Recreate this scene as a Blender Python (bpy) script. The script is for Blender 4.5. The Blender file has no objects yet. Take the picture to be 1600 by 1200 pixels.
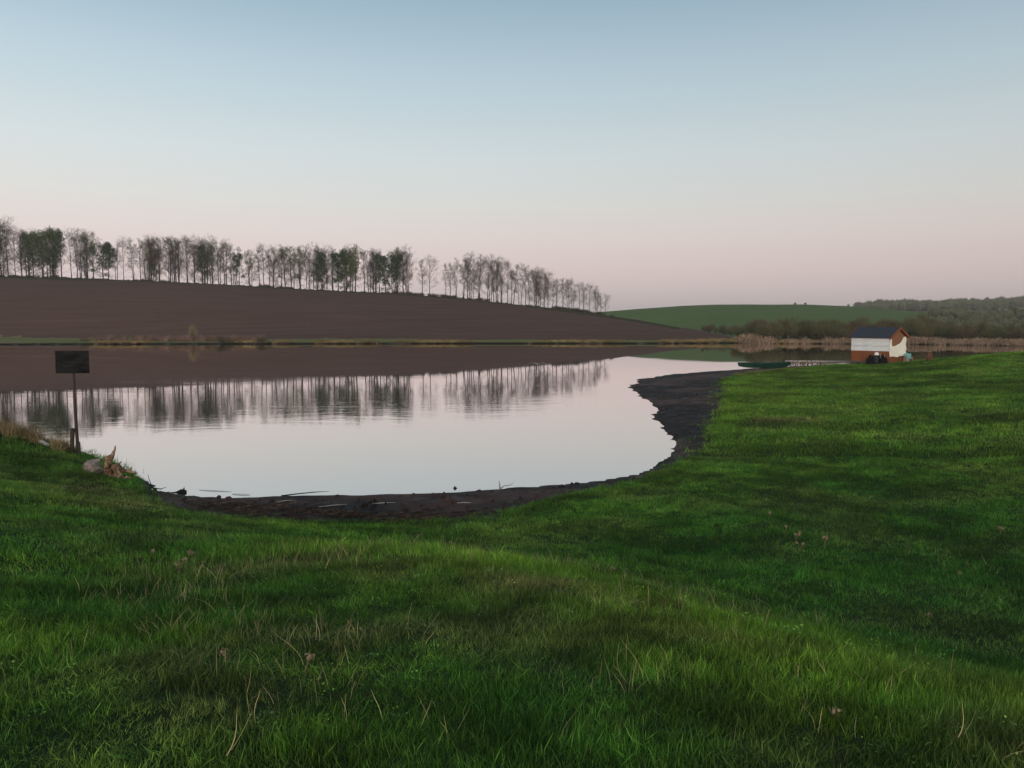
import bpy, bmesh, math, random
import numpy as np
from mathutils import Vector, Matrix, Euler

random.seed(7)
RNG = np.random.default_rng(11)
SC = bpy.context.scene
COL = SC.collection

# ------------------------------------------------------------------ camera
CAM_H = 4.0                      # above the water (z = 0)
F = 1200.0                       # focal length in pixels of the 1600 x 1200 photograph
TH = math.atan(92 / 1200)        # tilt down
cd = bpy.data.cameras.new('camera')
cam = bpy.data.objects.new('camera', cd); COL.objects.link(cam)
cd.sensor_fit = 'HORIZONTAL'; cd.sensor_width = 36.0; cd.lens = 36.0 * F / 1600
cd.clip_start = 0.05; cd.clip_end = 20000
cam.location = (0, 0, CAM_H); cam.rotation_euler = (math.pi / 2 - TH, 0, 0)
SC.camera = cam

# ------------------------------------------------------------------ sky
def srgb(r, g, b):
    f = lambda c: (c / 255 / 12.92) if c / 255 <= 0.04045 else ((c / 255 + 0.055) / 1.055) ** 2.4
    return (f(r), f(g), f(b), 1.0)

SUN_EL = math.radians(9); SUN_AZ = math.radians(188)      # low glow behind the camera
W = bpy.data.worlds.new('World'); SC.world = W; W.use_nodes = True
nt = W.node_tree; nt.nodes.clear()
def wn(t, **k):
    n = nt.nodes.new(t)
    for a, b in k.items(): setattr(n, a, b)
    return n
def wmath(op, a, b=None, c=None):
    n = wn('ShaderNodeMath', operation=op)
    for i, v in enumerate((a, b, c)):
        if v is None: continue
        if isinstance(v, (int, float)): n.inputs[i].default_value = v
        else: nt.links.new(v, n.inputs[i])
    return n.outputs[0]
tc = wn('ShaderNodeTexCoord'); sep = wn('ShaderNodeSeparateXYZ')
nrm = wn('ShaderNodeVectorMath', operation='NORMALIZE')
nt.links.new(tc.outputs['Generated'], nrm.inputs[0]); nt.links.new(nrm.outputs[0], sep.inputs[0])
zz = wmath('ABSOLUTE', sep.outputs['Z'])
el = wmath('DIVIDE', wmath('ARCSINE', wmath('MINIMUM', zz, 0.9999)), math.pi / 2)
cr = wn('ShaderNodeValToRGB'); nt.links.new(el, cr.inputs[0])
STOPS = [(0.0, (186, 172, 178)), (1.5, (195, 181, 184)), (3.8, (212, 192, 191)), (6.2, (218, 203, 199)),
         (8.7, (212, 210, 206)), (12, (203, 211, 212)), (17, (180, 199, 208)), (23.5, (140, 168, 186)),
         (35, (112, 138, 158)), (90, (84, 104, 126))]
e = cr.color_ramp.elements
while len(e) > 1: e.remove(e[-1])
e[0].position = 0; e[0].color = srgb(*STOPS[0][1])
for d, c in STOPS[1:]:
    q = e.new(d / 90); q.color = srgb(*c)
# horizontal distance to the antisolar direction: brighter towards the left of the frame, glow behind the viewer
hx = wmath('MULTIPLY', sep.outputs['X'], -0.20)
side = wmath('ADD', hx, 1.02)
mul = wn('ShaderNodeVectorMath', operation='SCALE')
nt.links.new(cr.outputs[0], mul.inputs[0]); nt.links.new(side, mul.inputs['Scale'])
back = wmath('MAXIMUM', wmath('ADD', wmath('MULTIPLY', sep.outputs['Y'], -math.cos(math.radians(8))),
                             wmath('MULTIPLY', sep.outputs['X'], -math.sin(math.radians(8)))), 0.0)
glow = wmath('MULTIPLY', wmath('POWER', back, 2.0), wmath('POWER', wmath('SUBTRACT', 1.0, zz), 4.0))
gcol = wn('ShaderNodeVectorMath', operation='SCALE'); gcol.inputs[0].default_value = (1.15, 0.72, 0.42)
nt.links.new(glow, gcol.inputs['Scale'])
add = wn('ShaderNodeVectorMath', operation='ADD')
nt.links.new(mul.outputs[0], add.inputs[0]); nt.links.new(gcol.outputs[0], add.inputs[1])
sky = wn('ShaderNodeTexSky', sky_type='NISHITA', sun_disc=False, sun_elevation=SUN_EL, sun_rotation=SUN_AZ)
b1 = wn('ShaderNodeBackground'); b1.inputs['Strength'].default_value = 1.0
nt.links.new(add.outputs[0], b1.inputs['Color'])
b2 = wn('ShaderNodeBackground'); b2.inputs['Strength'].default_value = 0.012
nt.links.new(sky.outputs[0], b2.inputs['Color'])
ads = wn('ShaderNodeAddShader'); out = wn('ShaderNodeOutputWorld')
nt.links.new(b1.outputs[0], ads.inputs[0]); nt.links.new(b2.outputs[0], ads.inputs[1])
nt.links.new(ads.outputs[0], out.inputs['Surface'])

sd = bpy.data.lights.new('sun', 'SUN'); sun = bpy.data.objects.new('sun', sd); COL.objects.link(sun)
sd.energy = 2.1; sd.angle = math.radians(28); sd.color = (1.0, 0.84, 0.70)
dirv = Vector((math.sin(math.radians(8)) * math.cos(SUN_EL), math.cos(math.radians(8)) * math.cos(SUN_EL), -math.sin(SUN_EL)))
sun.rotation_euler = dirv.to_track_quat('-Z', 'Y').to_euler()

SC.view_settings.view_transform = 'Standard'; SC.view_settings.look = 'None'
SC.view_settings.exposure = 0.0; SC.view_settings.gamma = 1.0; SC.view_settings.use_curve_mapping = False
SC.render.engine = 'CYCLES'
SC.cycles.max_bounces = 6; SC.cycles.transparent_max_bounces = 8
SC.cycles.volume_bounces = 0

# ------------------------------------------------------------------ helpers
def unproj(px, py, z=0.0):
    dz = -(py - 600) * math.cos(TH) - F * math.sin(TH)
    dy = F * math.cos(TH) - (py - 600) * math.sin(TH)
    t = (z - CAM_H) / dz
    return ((px - 800) * t, dy * t)
def at_depth(px, py, Y):
    """point on the ray of a pixel at forward distance Y"""
    dz = -(py - 600) * math.cos(TH) - F * math.sin(TH)
    dy = F * math.cos(TH) - (py - 600) * math.sin(TH)
    t = Y / dy
    return ((px - 800) * t, Y, CAM_H + dz * t)
def u_of(px): return (px - 800) / (F * 1.0)

def _hash(ix, iy, seed):
    h = (ix.astype(np.int64) * 374761393 + iy.astype(np.int64) * 668265263 + seed * 1442695041) & 0x7fffffff
    h = ((h ^ (h >> 13)) * 1274126177) & 0x7fffffff
    return ((h ^ (h >> 16)) & 0xffff) / 65535.0
def vnoise(x, y, s, seed=0):
    x = np.asarray(x, float) / s; y = np.asarray(y, float) / s
    ix = np.floor(x); iy = np.floor(y); fx = x - ix; fy = y - iy
    fx = fx * fx * (3 - 2 * fx); fy = fy * fy * (3 - 2 * fy)
    a = _hash(ix, iy, seed); b = _hash(ix + 1, iy, seed); c = _hash(ix, iy + 1, seed); d = _hash(ix + 1, iy + 1, seed)
    return (a * (1 - fx) + b * fx) * (1 - fy) + (c * (1 - fx) + d * fx) * fy
def fbm(x, y, s, seed=0, o=3):
    v = 0; a = 1; t = 0
    for i in range(o):
        v = v + a * vnoise(x + 17 * i, y - 31 * i, s / 2 ** i, seed + i); t += a; a *= 0.5
    return v / t
def sstep(a, b, x):
    t = np.clip((x - a) / (b - a), 0, 1); return t * t * (3 - 2 * t)

def seg_dist(X, Y, P):
    best = np.full(X.shape, 1e18)
    for (x0, y0), (x1, y1) in zip(P[:-1], P[1:]):
        dx, dy = x1 - x0, y1 - y0; L = dx * dx + dy * dy + 1e-12
        t = np.clip(((X - x0) * dx + (Y - y0) * dy) / L, 0, 1)
        best = np.minimum(best, (X - x0 - t * dx) ** 2 + (Y - y0 - t * dy) ** 2)
    return np.sqrt(best)
def inside(X, Y, P):
    r = np.zeros(X.shape, bool); Q = list(P) + [P[0]]
    for (x0, y0), (x1, y1) in zip(Q[:-1], Q[1:]):
        c = ((y0 > Y) != (y1 > Y))
        with np.errstate(divide='ignore', invalid='ignore'):
            xi = (x1 - x0) * (Y - y0) / (y1 - y0 + 1e-15) + x0
        r ^= c & (X < xi)
    return r

# ------------------------------------------------------------------ materials
class Mat:
    def __init__(s, name, rough=0.9, spec=0.2):
        s.m = bpy.data.materials.new(name); s.m.use_nodes = True
        s.t = s.m.node_tree; s.t.nodes.clear()
        s.out = s.n('ShaderNodeOutputMaterial')
        s.b = s.n('ShaderNodeBsdfPrincipled'); s.b.inputs['Roughness'].default_value = rough
        s.b.inputs['Specular IOR Level'].default_value = spec
        s.l(s.b.outputs[0], s.out.inputs['Surface'])
        s.pos = s.n('ShaderNodeNewGeometry').outputs['Position']
    def n(s, t, **k):
        q = s.t.nodes.new(t)
        for a, b in k.items(): setattr(q, a, b)
        return q
    def l(s, a, b): s.t.links.new(a, b)
    def put(s, inp, v):
        if isinstance(v, (int, float)): inp.default_value = v
        elif isinstance(v, tuple): inp.default_value = v if len(v) == len(inp.default_value) else v + (1.0,)
        else: s.l(v, inp)
    def scale(s, sx, sy, sz, src=None):
        q = s.n('ShaderNodeMapping'); q.inputs['Scale'].default_value = (sx, sy, sz)
        s.l(src or s.pos, q.inputs['Vector']); return q.outputs[0]
    def obj(s): return s.n('ShaderNodeTexCoord').outputs['Object']
    def noise(s, sc, det=4, rough=0.6, vec=None, dist=0.0):
        q = s.n('ShaderNodeTexNoise'); q.inputs['Scale'].default_value = sc; q.inputs['Detail'].default_value = det
        q.inputs['Roughness'].default_value = rough; q.inputs['Distortion'].default_value = dist
        s.l(vec or s.pos, q.inputs['Vector']); return q.outputs['Fac']
    def ramp(s, fac, stops):
        q = s.n('ShaderNodeValToRGB'); el = q.color_ramp.elements
        while len(el) > 1: el.remove(el[-1])
        el[0].position = stops[0][0]; el[0].color = tuple(stops[0][1]) + (1,)
        for p, c in stops[1:]:
            k = el.new(p); k.color = tuple(c) + (1,)
        s.l(fac, q.inputs[0]); return q.outputs[0]
    def mix(s, f, a, b, mode='MIX'):
        q = s.n('ShaderNodeMix', data_type='RGBA', blend_type=mode)
        s.put(q.inputs[0], f); s.put(q.inputs[6], a); s.put(q.inputs[7], b); return q.outputs[2]
    def math(s, op, a, b=0.0):
        q = s.n('ShaderNodeMath', operation=op); s.put(q.inputs[0], a); s.put(q.inputs[1], b); return q.outputs[0]
    def color(s, c): s.put(s.b.inputs['Base Color'], c)
    def bump(s, h, strength=0.5, dist=0.05):
        q = s.n('ShaderNodeBump'); q.inputs['Strength'].default_value = strength; q.inputs['Distance'].default_value = dist
        s.l(h, q.inputs['Height']); s.l(q.outputs[0], s.b.inputs['Normal'])

def simple(name, c0, c1, sc=6.0, rough=0.85, bump=0.3, dist=0.02, stretch=(1, 1, 1), spec=0.2):
    m = Mat(name, rough, spec); v = m.scale(*stretch, src=m.obj())
    f = m.noise(sc, 5, 0.65, v)
    m.color(m.ramp(f, [(0.3, c0), (0.7, c1)])); m.bump(f, bump, dist)
    return m.m

# ------------------------------------------------------------------ shore lines
S_PX = [(235, 768), (300, 776), (360, 779), (400, 778), (450, 775), (520, 774), (640, 772), (740, 768), (850, 760), (940, 752),
        (1000, 742), (1030, 728), (1046, 714), (1055, 703), (1056, 690), (1045, 675), (1030, 660), (1022, 650), (1032, 640),
        (1018, 630), (998, 617), (985, 604), (1000, 592.5), (1050, 585), (1100, 581), (1150, 577.5), (1190, 575), (1240, 572.2), (1320, 568.5)]
S_NEAR = [(-900, 48), (-400, 45), (-60, 36), (-30, 30), (-20, 27.8), (-15.5, 25.6), (-12.9, 23.0), (-11.0, 21.2), (-9.4, 19.4)] + \
         [unproj(*p) for p in S_PX] + [(42, 81), (60, 86), (90, 90), (150, 94), (400, 100), (900, 110)]
E_PX = [(228, 773), (255, 786), (290, 797), (380, 809), (500, 815), (600, 815), (690, 812), (765, 809), (800, 797), (850, 780),
        (930, 763), (1000, 749), (1050, 726), (1088, 706), (1112, 691), (1106, 672), (1118, 655), (1128, 630), (1131, 607), (1128, 594),
        (1150, 585), (1180, 580), (1240, 575), (1320, 570.5)]
E_NEAR = [(-900, 47), (-400, 44), (-60, 35), (-30, 29), (-20, 26.9), (-15.2, 24.7), (-12.4, 22.2), (-10.5, 20.3), (-8.9, 18.3)] + \
         [unproj(x, y, 0.3) for x, y in E_PX] + [(43, 79.5), (60, 84.5), (90, 88.5), (150, 92.5), (400, 98), (900, 108)]
FAR_S = [(0, 538.6), (200, 538), (420, 537.6), (600, 537.2), (800, 537), (1000, 537), (1090, 536.6), (1150, 536.2), (1200, 537.2),
         (1340, 537.6), (1450, 538.5), (1600, 541)]
FAR_W = [(-900, 200), (-500, 165), (-160, 158)] + [unproj(*p) for p in FAR_S] + [(160, 135), (300, 140), (900, 160)]
LAKE = S_NEAR + FAR_W[::-1]
GRASSP = E_NEAR + [(900, -500), (-900, -500)]

PF = lambda px, py, h: (*unproj(px, py, h), h)
CTRL = [(0, 0, 2.4), (-3, 0, 2.5), (3, 0, 2.3), (0, 3, 2.36), (-2, 3, 2.4), (2.6, 3, 2.22), (0, -6, 2.5), (-8, -6, 2.6), (8, -6, 2.3),
        PF(640, 842, 1.62), PF(760, 862, 1.72), PF(900, 892, 1.84), PF(1100, 945, 1.95), PF(1400, 1045, 2.02), PF(480, 850, 1.5),
        PF(1600, 1110, 2.0), (-1.4, 11.6, 0.62), (0.5, 10.2, 0.75), (2.6, 8.4, 0.85), (4.4, 6.9, 1.0), (6, 5.2, 1.15),
        PF(1400, 830, 0.42), PF(1550, 860, 0.5), PF(1250, 860, 0.6), PF(1600, 700, 0.85), PF(1450, 700, 0.6), PF(1250, 650, 0.5), PF(1150, 800, 0.5),
        PF(1400, 620, 0.6), PF(1600, 620, 1.1), PF(1300, 590, 0.45), PF(1200, 600, 0.42), PF(1420, 578, 0.5),
        PF(1450, 564, 0.85), PF(1500, 557, 1.45), PF(1560, 553, 1.85), PF(1600, 551, 2.05), (60, 56, 2.7), (80, 70, 2.6), (100, 30, 3.4),
        (38, 73, 0.5), (48, 76, 0.7), (70, 80, 0.9), (30, 20, 1.6), (14, 6, 1.5), (40, -5, 2.6), (20, -10, 2.4),
        PF(0, 674, 1.0), PF(50, 692, 0.78), PF(100, 708, 0.52), PF(0, 760, 1.5), PF(100, 770, 1.15), PF(0, 850, 1.85), PF(200, 810, 1.05),
        PF(150, 880, 1.6), PF(400, 845, 0.95), PF(300, 900, 1.6), (-25, 20, 1.7), (-20, 8, 2.3), (-14, 12, 1.9), (-40, 15, 2.5), (-80, 20, 2.8), (-60, -20, 3.2),
        PF(200, 1000, 2.15), PF(500, 950, 1.95), PF(800, 1000, 2.12), PF(1100, 1100, 2.2)] + \
       [(x, y, 0.34) for x, y in E_NEAR if -70 < x < 70]
_C = np.array(CTRL)
_D = np.hypot(_C[:, None, 0] - _C[None, :, 0], _C[:, None, 1] - _C[None, :, 1])
_A = np.zeros((len(_C) + 1, len(_C) + 1)); _A[:-1, :-1] = _D - 0.35 * np.eye(len(_C)); _A[:-1, -1] = 1; _A[-1, :-1] = 1
_W = np.linalg.solve(_A, np.append(_C[:, 2], 0))
def near_h(X, Y):
    h = np.full(X.shape, _W[-1])
    for w, (cx, cy, _) in zip(_W[:-1], _C): h = h + w * np.sqrt((X - cx) ** 2 + (Y - cy) ** 2 + 0.15)
    h = np.clip(h, 0.3, 4.2)
    return h

def tab(us, vs): return lambda u: np.interp(u, [u_of(p) for p in us], vs)
far_shore = tab([p for p, _ in FAR_S], [unproj(p, q)[1] for p, q in FAR_S])
def _d_strip(u): return tab([-400, 0, 200, 420, 700, 1150, 1600], [215, 205, 196, 186, 178, 172, 172])(u)
CR_PX = [-400, 0, 120, 240, 370, 500, 620, 740, 850, 950, 1050, 1100, 1150, 1200, 1700]
CR_PY = [418, 433, 436, 440, 447, 454, 460, 468, 481, 492.5, 509, 517, 529, 529, 529]
CR_D = [310, 330, 335, 340, 342, 340, 330, 310, 282, 256, 236, 218, 186, 186, 186]
CR_Z = [CAM_H + (508 - y) / F * d if y < 525 else 0.75 for y, d in zip(CR_PY, CR_D)]
cr_d = tab(CR_PX, CR_D); cr_z = tab(CR_PX, CR_Z)
H2X = [-400, 800, 940, 1000, 1060, 1120, 1180, 1250, 1320, 1400, 1470, 1540, 1700]
H2Y = [500, 495, 487, 482, 478.5, 476, 475, 475.5, 478, 484, 491, 494, 494]
H2Z = [CAM_H + (508 - y) / F * 380 for y in H2Y]; h2_z = tab(H2X, H2Z)
H3X = [-400, 1250, 1350, 1420, 1500, 1600, 1800]; H3Y = [500, 492, 485, 483, 481, 478, 476]
H3Z = [CAM_H + (508 - y) / F * 900 for y in H3Y]; h3_z = tab(H3X, H3Z)
def far_h(X, Y):
    u = np.clip(X / np.maximum(Y, 1), -1.3, 0.9)
    S = far_shore(u); st = _d_strip(u); D1 = np.maximum(cr_d(u), st + 5); Z1 = cr_z(u); Z2 = h2_z(u); Z3 = h3_z(u)
    z = 0.4 * sstep(0, 1.2, Y - S) + 0.3 * sstep(0, 1, (Y - S) / (st - S))
    t = np.clip((Y - st) / (D1 - st), 0, 1)
    prof = 0.35 * t + 0.65 * np.sin(t * math.pi / 2) ** 1.25
    z = z + (Z1 - 0.7) * prof
    v = np.maximum(Z1 - 7, np.minimum(Z1, 1.2)); v = np.minimum(v, np.maximum(Z2 - 1, 1.0))
    z = np.where(Y > D1, Z1 + (v - Z1) * sstep(0, 1, (Y - D1) / 60), z)
    D1b = D1 + 60; D2 = np.maximum(380, D1b + 50)
    t2 = np.clip((Y - D1b) / (D2 - D1b), 0, 1)
    z = np.where(Y > D1b, v + (Z2 - v) * (0.45 * t2 + 0.55 * np.sin(t2 * math.pi / 2) ** 2), z)
    low = np.minimum(Z2, Z3) - 5
    z = np.where(Y > D2, Z2 + (low - Z2) * sstep(0, 1, (Y - D2) / 140), z)
    z = np.where(Y > 600, low + (Z3 - low) * sstep(0, 1, (Y - 600) / 300), z)
    z = np.where(Y > 900, Z3 - 12 * sstep(0, 1, (Y - 900) / 1500), z)
    return z
def ground(X, Y, detail=True):
    X = np.asarray(X, float); Y = np.asarray(Y, float); sh = X.shape; X = X.ravel(); Y = Y.ravel()
    lake = inside(X, Y, LAKE); gr = inside(X, Y, GRASSP)
    ds = seg_dist(X, Y, LAKE + [LAKE[0]]); de = seg_dist(X, Y, E_NEAR)
    nearw = 1 - sstep(100, 135, Y)
    nh = near_h(X, Y)
    R = np.hypot(X, Y)
    n1 = (fbm(X, Y, 2.2, 3) - 0.5) * 0.16 + (fbm(X, Y, 0.55, 9, 2) - 0.5) * 0.06
    n2 = (fbm(X, Y, 7.0, 5) - 0.5) * 0.22
    bank = 0.31 + (nh - 0.31) * sstep(0, 1.5, de)
    gh = bank + (n1 + n2 * sstep(2, 8, R)) * sstep(0.1, 1.6, de)
    fr_ = (fbm(X, Y * 2.0, 0.9, 33, 4) - 0.5) * 0.055 * (0.35 + 0.65 * sstep(15, 30, np.hypot(X, Y)))
    mud = 0.19 * np.clip(ds / (ds + de + 1e-6), 0, 1) ** 0.8 + (fbm(X, Y, 1.1, 21, 4) - 0.5) * 0.10 * sstep(0, 1.0, ds) + fr_
    gh = np.where(gr, gh, mud)
    bed = -np.minimum(1.6, 0.045 * ds) + fr_ * np.exp(-ds / 1.2)
    fh = far_h(X, Y) + (fbm(X, Y, 30, 8, 3) - 0.5) * 0.8 * sstep(0, 40, Y - far_shore(np.clip(X / np.maximum(Y, 1), -1.3, .9)) - 20)
    h = gh * nearw + fh * (1 - nearw)
    h = np.where(lake, bed, h)
    cls = np.where(lake, 0, np.where(nearw > 0.5, np.where(gr, 1, 2), 3))
    return h.reshape(sh), cls.reshape(sh), gr.reshape(sh), de.reshape(sh), ds.reshape(sh)
def gz(x, y):
    return float(ground(np.array([x]), np.array([y]))[0][0])

# ------------------------------------------------------------------ linking, tags
def mesh_from(name, V, Fc, mats=(), midx=None, smooth=False):
    me = bpy.data.meshes.new(name); me.from_pydata([tuple(v) for v in V], [], [tuple(f) for f in Fc])
    for m in mats: me.materials.append(m)
    if midx is not None: me.polygons.foreach_set('material_index', midx)
    if smooth: me.polygons.foreach_set('use_smooth', [True] * len(me.polygons))
    me.update(); return me
def link(name, me, parent=None, loc=None):
    o = bpy.data.objects.new(name, me); COL.objects.link(o)
    if parent: o.parent = parent
    if loc is not None: o.location = loc
    return o
def tag(o, label=None, cat=None, group=None, kind=None):
    if label: o['label'] = label
    if cat: o['category'] = cat
    if group: o['group'] = group
    if kind: o['kind'] = kind
    return o
def thing(name, label, cat, loc=(0, 0, 0), rz=0.0, group=None):
    o = bpy.data.objects.new(name, None); COL.objects.link(o); o.location = loc; o.rotation_euler = (0, 0, rz)
    o.empty_display_size = 0.2
    return tag(o, label, cat, group)
def dup(root, loc, rz=0.0, sc=(1, 1, 1), label=None, group=None):
    r = root.copy(); COL.objects.link(r); r.location = loc; r.rotation_euler = (0, 0, rz); r.scale = sc
    if label: r['label'] = label
    if group: r['group'] = group
    for ch in list(root.children):
        c = ch.copy(); COL.objects.link(c); c.parent = r
        for g in list(ch.children):
            d = g.copy(); COL.objects.link(d); d.parent = c
    return r

class MB:
    """collects shapes for one mesh"""
    def __init__(s): s.V = []; s.F = []; s.M = []
    def add(s, V, Fc, m=0):
        o = len(s.V); s.V += [tuple(v) for v in V]; s.F += [tuple(i + o for i in f) for f in Fc]; s.M += [m] * len(Fc)
    def box(s, x0, x1, y0, y1, z0, z1, m=0, mat=None):
        V = [Vector(p) for p in ((x0, y0, z0), (x1, y0, z0), (x1, y1, z0), (x0, y1, z0), (x0, y0, z1), (x1, y0, z1), (x1, y1, z1), (x0, y1, z1))]
        if mat is not None: V = [mat @ v for v in V]
        s.add(V, [(0, 3, 2, 1), (4, 5, 6, 7), (0, 1, 5, 4), (1, 2, 6, 5), (2, 3, 7, 6), (3, 0, 4, 7)], m)
    def tube(s, P, R, n=6, m=0, cap=True):
        P = [Vector(p) for p in P]; V = []; ref = Vector((0.3, 0.9, 0.2))
        for i, p in enumerate(P):
            t = (P[min(i + 1, len(P) - 1)] - P[max(i - 1, 0)]).normalized()
            a = t.cross(ref)
            if a.length < 0.05: a = t.cross(Vector((1, 0, 0)))
            a.normalize(); b = t.cross(a)
            for k in range(n):
                g = 2 * math.pi * k / n; V.append(p + (a * math.cos(g) + b * math.sin(g)) * R[i])
        Fc = []
        for i in range(len(P) - 1):
            for k in range(n):
                k2 = (k + 1) % n; Fc.append((i * n + k, i * n + k2, (i + 1) * n + k2, (i + 1) * n + k))
        if cap: Fc += [tuple(range(n))[::-1], tuple((len(P) - 1) * n + k for k in range(n))]
        s.add(V, Fc, m)
    def lathe(s, prof, n=16, m=0, c=(0, 0, 0)):
        V = [(c[0] + r * math.cos(2 * math.pi * k / n), c[1] + r * math.sin(2 * math.pi * k / n), c[2] + z) for r, z in prof for k in range(n)]
        Fc = [(i * n + k, i * n + (k + 1) % n, (i + 1) * n + (k + 1) % n, (i + 1) * n + k) for i in range(len(prof) - 1) for k in range(n)]
        Fc += [tuple(range(n))[::-1], tuple((len(prof) - 1) * n + k for k in range(n))]
        s.add(V, Fc, m)
    def build(s, name, mats, parent=None, smooth=False, loc=None):
        if not isinstance(mats, (list, tuple)): mats = [mats]
        return link(name, mesh_from(name, s.V, s.F, mats, s.M, smooth), parent, loc)

# ------------------------------------------------------------------ terrain mesh
def sub(a, b, n): return list(np.linspace(a, b, n, endpoint=False))
az = sub(-180, -60, 30) + sub(-60, -38, 30) + sub(-38, 38, 304) + sub(38, 60, 30) + sub(60, 180, 30)
az = np.radians(np.array(az))
rr = [0.0]; r = 0.6
while r < 150: rr.append(r); r *= 1.0155
r = 150
while r < 215: rr.append(r); r += 1.6
while r < 4300: rr.append(r); r *= 1.022
rr = np.array(rr)
AA, RR = np.meshgrid(az, rr)
# grid in azimuth with forward distance as the radius keeps rows parallel to the far shore
GX = RR * np.sin(AA); GY = RR * np.cos(AA)
GZ, GC, _, GDE, GDS = ground(GX, GY)
na, nr = len(az), len(rr)
V = np.stack([GX.ravel(), GY.ravel(), GZ.ravel()], 1)
I, J = np.meshgrid(np.arange(nr - 1), np.arange(na), indexing='ij'); J2 = (J + 1) % na
Q = np.stack([I * na + J, (I + 1) * na + J, (I + 1) * na + J2, I * na + J2], -1).reshape(-1, 4)
Q = Q[:, ::-1]
cen = V[Q].mean(1); fx, fy = cen[:, 0], cen[:, 1]
_, fcls, _, fde, fds = ground(fx, fy)
fu = np.clip(fx / np.maximum(fy, 1), -1.3, 0.9)
far = fcls == 3
S_ = far_shore(fu); st_ = _d_strip(fu) + (fbm(fx, fy, 9, 4) - 0.5) * 10
fcls = np.where(far & (fy > st_) & (fy < cr_d(fu) + 6) & (fu < u_of(1148)), 4, fcls)
fcls = np.where(far & (fcls == 3) & (fy > np.maximum(cr_d(fu), 186) + 6), 5, fcls)
fcls = np.where(far & (fy > st_ + 12) & (fy > cr_d(fu) - 16 - 12 * fbm(fx, fy, 30, 14, 2)) & (fy < cr_d(fu) + 40) & (fu < u_of(1060)), 6, fcls)

def m_soilgrass():
    m = Mat('ground_soil', 1.0, 0.05)
    a = m.noise(0.35, 5, 0.6); b = m.noise(7, 5, 0.7)
    c = m.ramp(a, [(0.35, (0.020, 0.042, 0.012)), (0.65, (0.036, 0.062, 0.016))])
    c = m.mix(m.ramp(b, [(0.45, (0, 0, 0)), (0.75, (1, 1, 1))]), c, (0.045, 0.04, 0.024))
    m.color(c); m.bump(b, 0.6, 0.05); return m.m
def m_mud():
    m = Mat('wet_mud', 0.85, 0.08)
    a = m.noise(1.3, 6, 0.7); b = m.noise(0.22, 4, 0.6); c_ = m.noise(14, 5, 0.75)
    c = m.ramp(a, [(0.38, (0.010, 0.008, 0.007)), (0.55, (0.030, 0.022, 0.018)), (0.72, (0.085, 0.058, 0.046))])
    c = m.mix(m.ramp(b, [(0.46, (0, 0, 0)), (0.58, (1, 1, 1))]), c, (0.135, 0.072, 0.056))
    c = m.mix(0.4, c, m.ramp(c_, [(0.35, (0.012, 0.01, 0.01)), (0.7, (0.08, 0.062, 0.055))]))
    m.color(c); m.put(m.b.inputs['Roughness'], m.ramp(a, [(0.3, (0.45,) * 3), (0.6, (0.95,) * 3)]))
    m.bump(m.math('ADD', a, m.math('MULTIPLY', c_, 0.35)), 0.55, 0.10); return m.m
def m_plough():
    m = Mat('ploughed_soil', 1.0, 0.05)
    a = m.noise(0.012, 5, 0.65); b = m.noise(0.22, 4, 0.7, m.scale(0.12, 1, 1)); d = m.noise(2.2, 3, 0.8)
    w = m.n('ShaderNodeTexWave', wave_type='BANDS', bands_direction='Y'); w.inputs['Scale'].default_value = 0.045
    w.inputs['Distortion'].default_value = 5; w.inputs['Detail'].default_value = 3; w.inputs['Detail Scale'].default_value = 0.6
    m.l(m.scale(0.25, 1, 0), w.inputs['Vector'])
    c = m.ramp(a, [(0.36, (0.105, 0.058, 0.042)), (0.52, (0.132, 0.071, 0.050)), (0.68, (0.165, 0.088, 0.062))])
    c = m.mix(0.42, c, m.ramp(b, [(0.35, (0.085, 0.046, 0.034)), (0.7, (0.205, 0.118, 0.085))]))
    c = m.mix(m.math('MULTIPLY', w.outputs['Fac'], 0.26), c, (0.080, 0.048, 0.036))
    c = m.mix(0.22, c, m.ramp(d, [(0.4, (0.07, 0.042, 0.03)), (0.7, (0.24, 0.15, 0.115))]))
    m.color(c); m.bump(d, 0.5, 0.12); return m.m
def m_farbank():
    m = Mat('far_bank_turf', 1.0, 0.05)
    a = m.noise(0.09, 4, 0.6, m.scale(1, 0.3, 1)); b = m.noise(0.8, 4, 0.7)
    c = m.ramp(a, [(0.36, (0.24, 0.18, 0.085)), (0.46, (0.19, 0.18, 0.06)), (0.66, (0.135, 0.155, 0.050))])
    c = m.mix(0.35, c, m.ramp(b, [(0.35, (0.10, 0.10, 0.04)), (0.7, (0.28, 0.25, 0.11))]))
    sp = m.n('ShaderNodeSeparateXYZ'); m.l(m.pos, sp.inputs[0])
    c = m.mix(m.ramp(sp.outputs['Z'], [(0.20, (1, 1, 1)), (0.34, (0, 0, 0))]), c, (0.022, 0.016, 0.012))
    m.color(c); m.bump(b, 0.5, 0.2); return m.m
def m_hill():
    m = Mat('spring_crop', 1.0, 0.05)
    a = m.noise(0.006, 4, 0.6); b = m.noise(0.05, 5, 0.7, m.scale(0.25, 1, 1))
    c = m.ramp(a, [(0.4, (0.105, 0.160, 0.048)), (0.62, (0.132, 0.175, 0.064))])
    c = m.mix(0.25, c, m.ramp(b, [(0.35, (0.07, 0.115, 0.04)), (0.7, (0.15, 0.19, 0.09))]))
    m.color(c); m.bump(b, 0.4, 0.3); return m.m
def m_margin():
    m = Mat('rough_margin_grass', 1.0, 0.02); a = m.noise(0.25, 4, 0.7, m.scale(0.4, 1, 1)); m.color(m.ramp(a, [(0.35, (0.045, 0.036, 0.020)), (0.5, (0.075, 0.062, 0.034)), (0.68, (0.085, 0.092, 0.040))])); m.bump(a, .5, .3); return m.m
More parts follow.
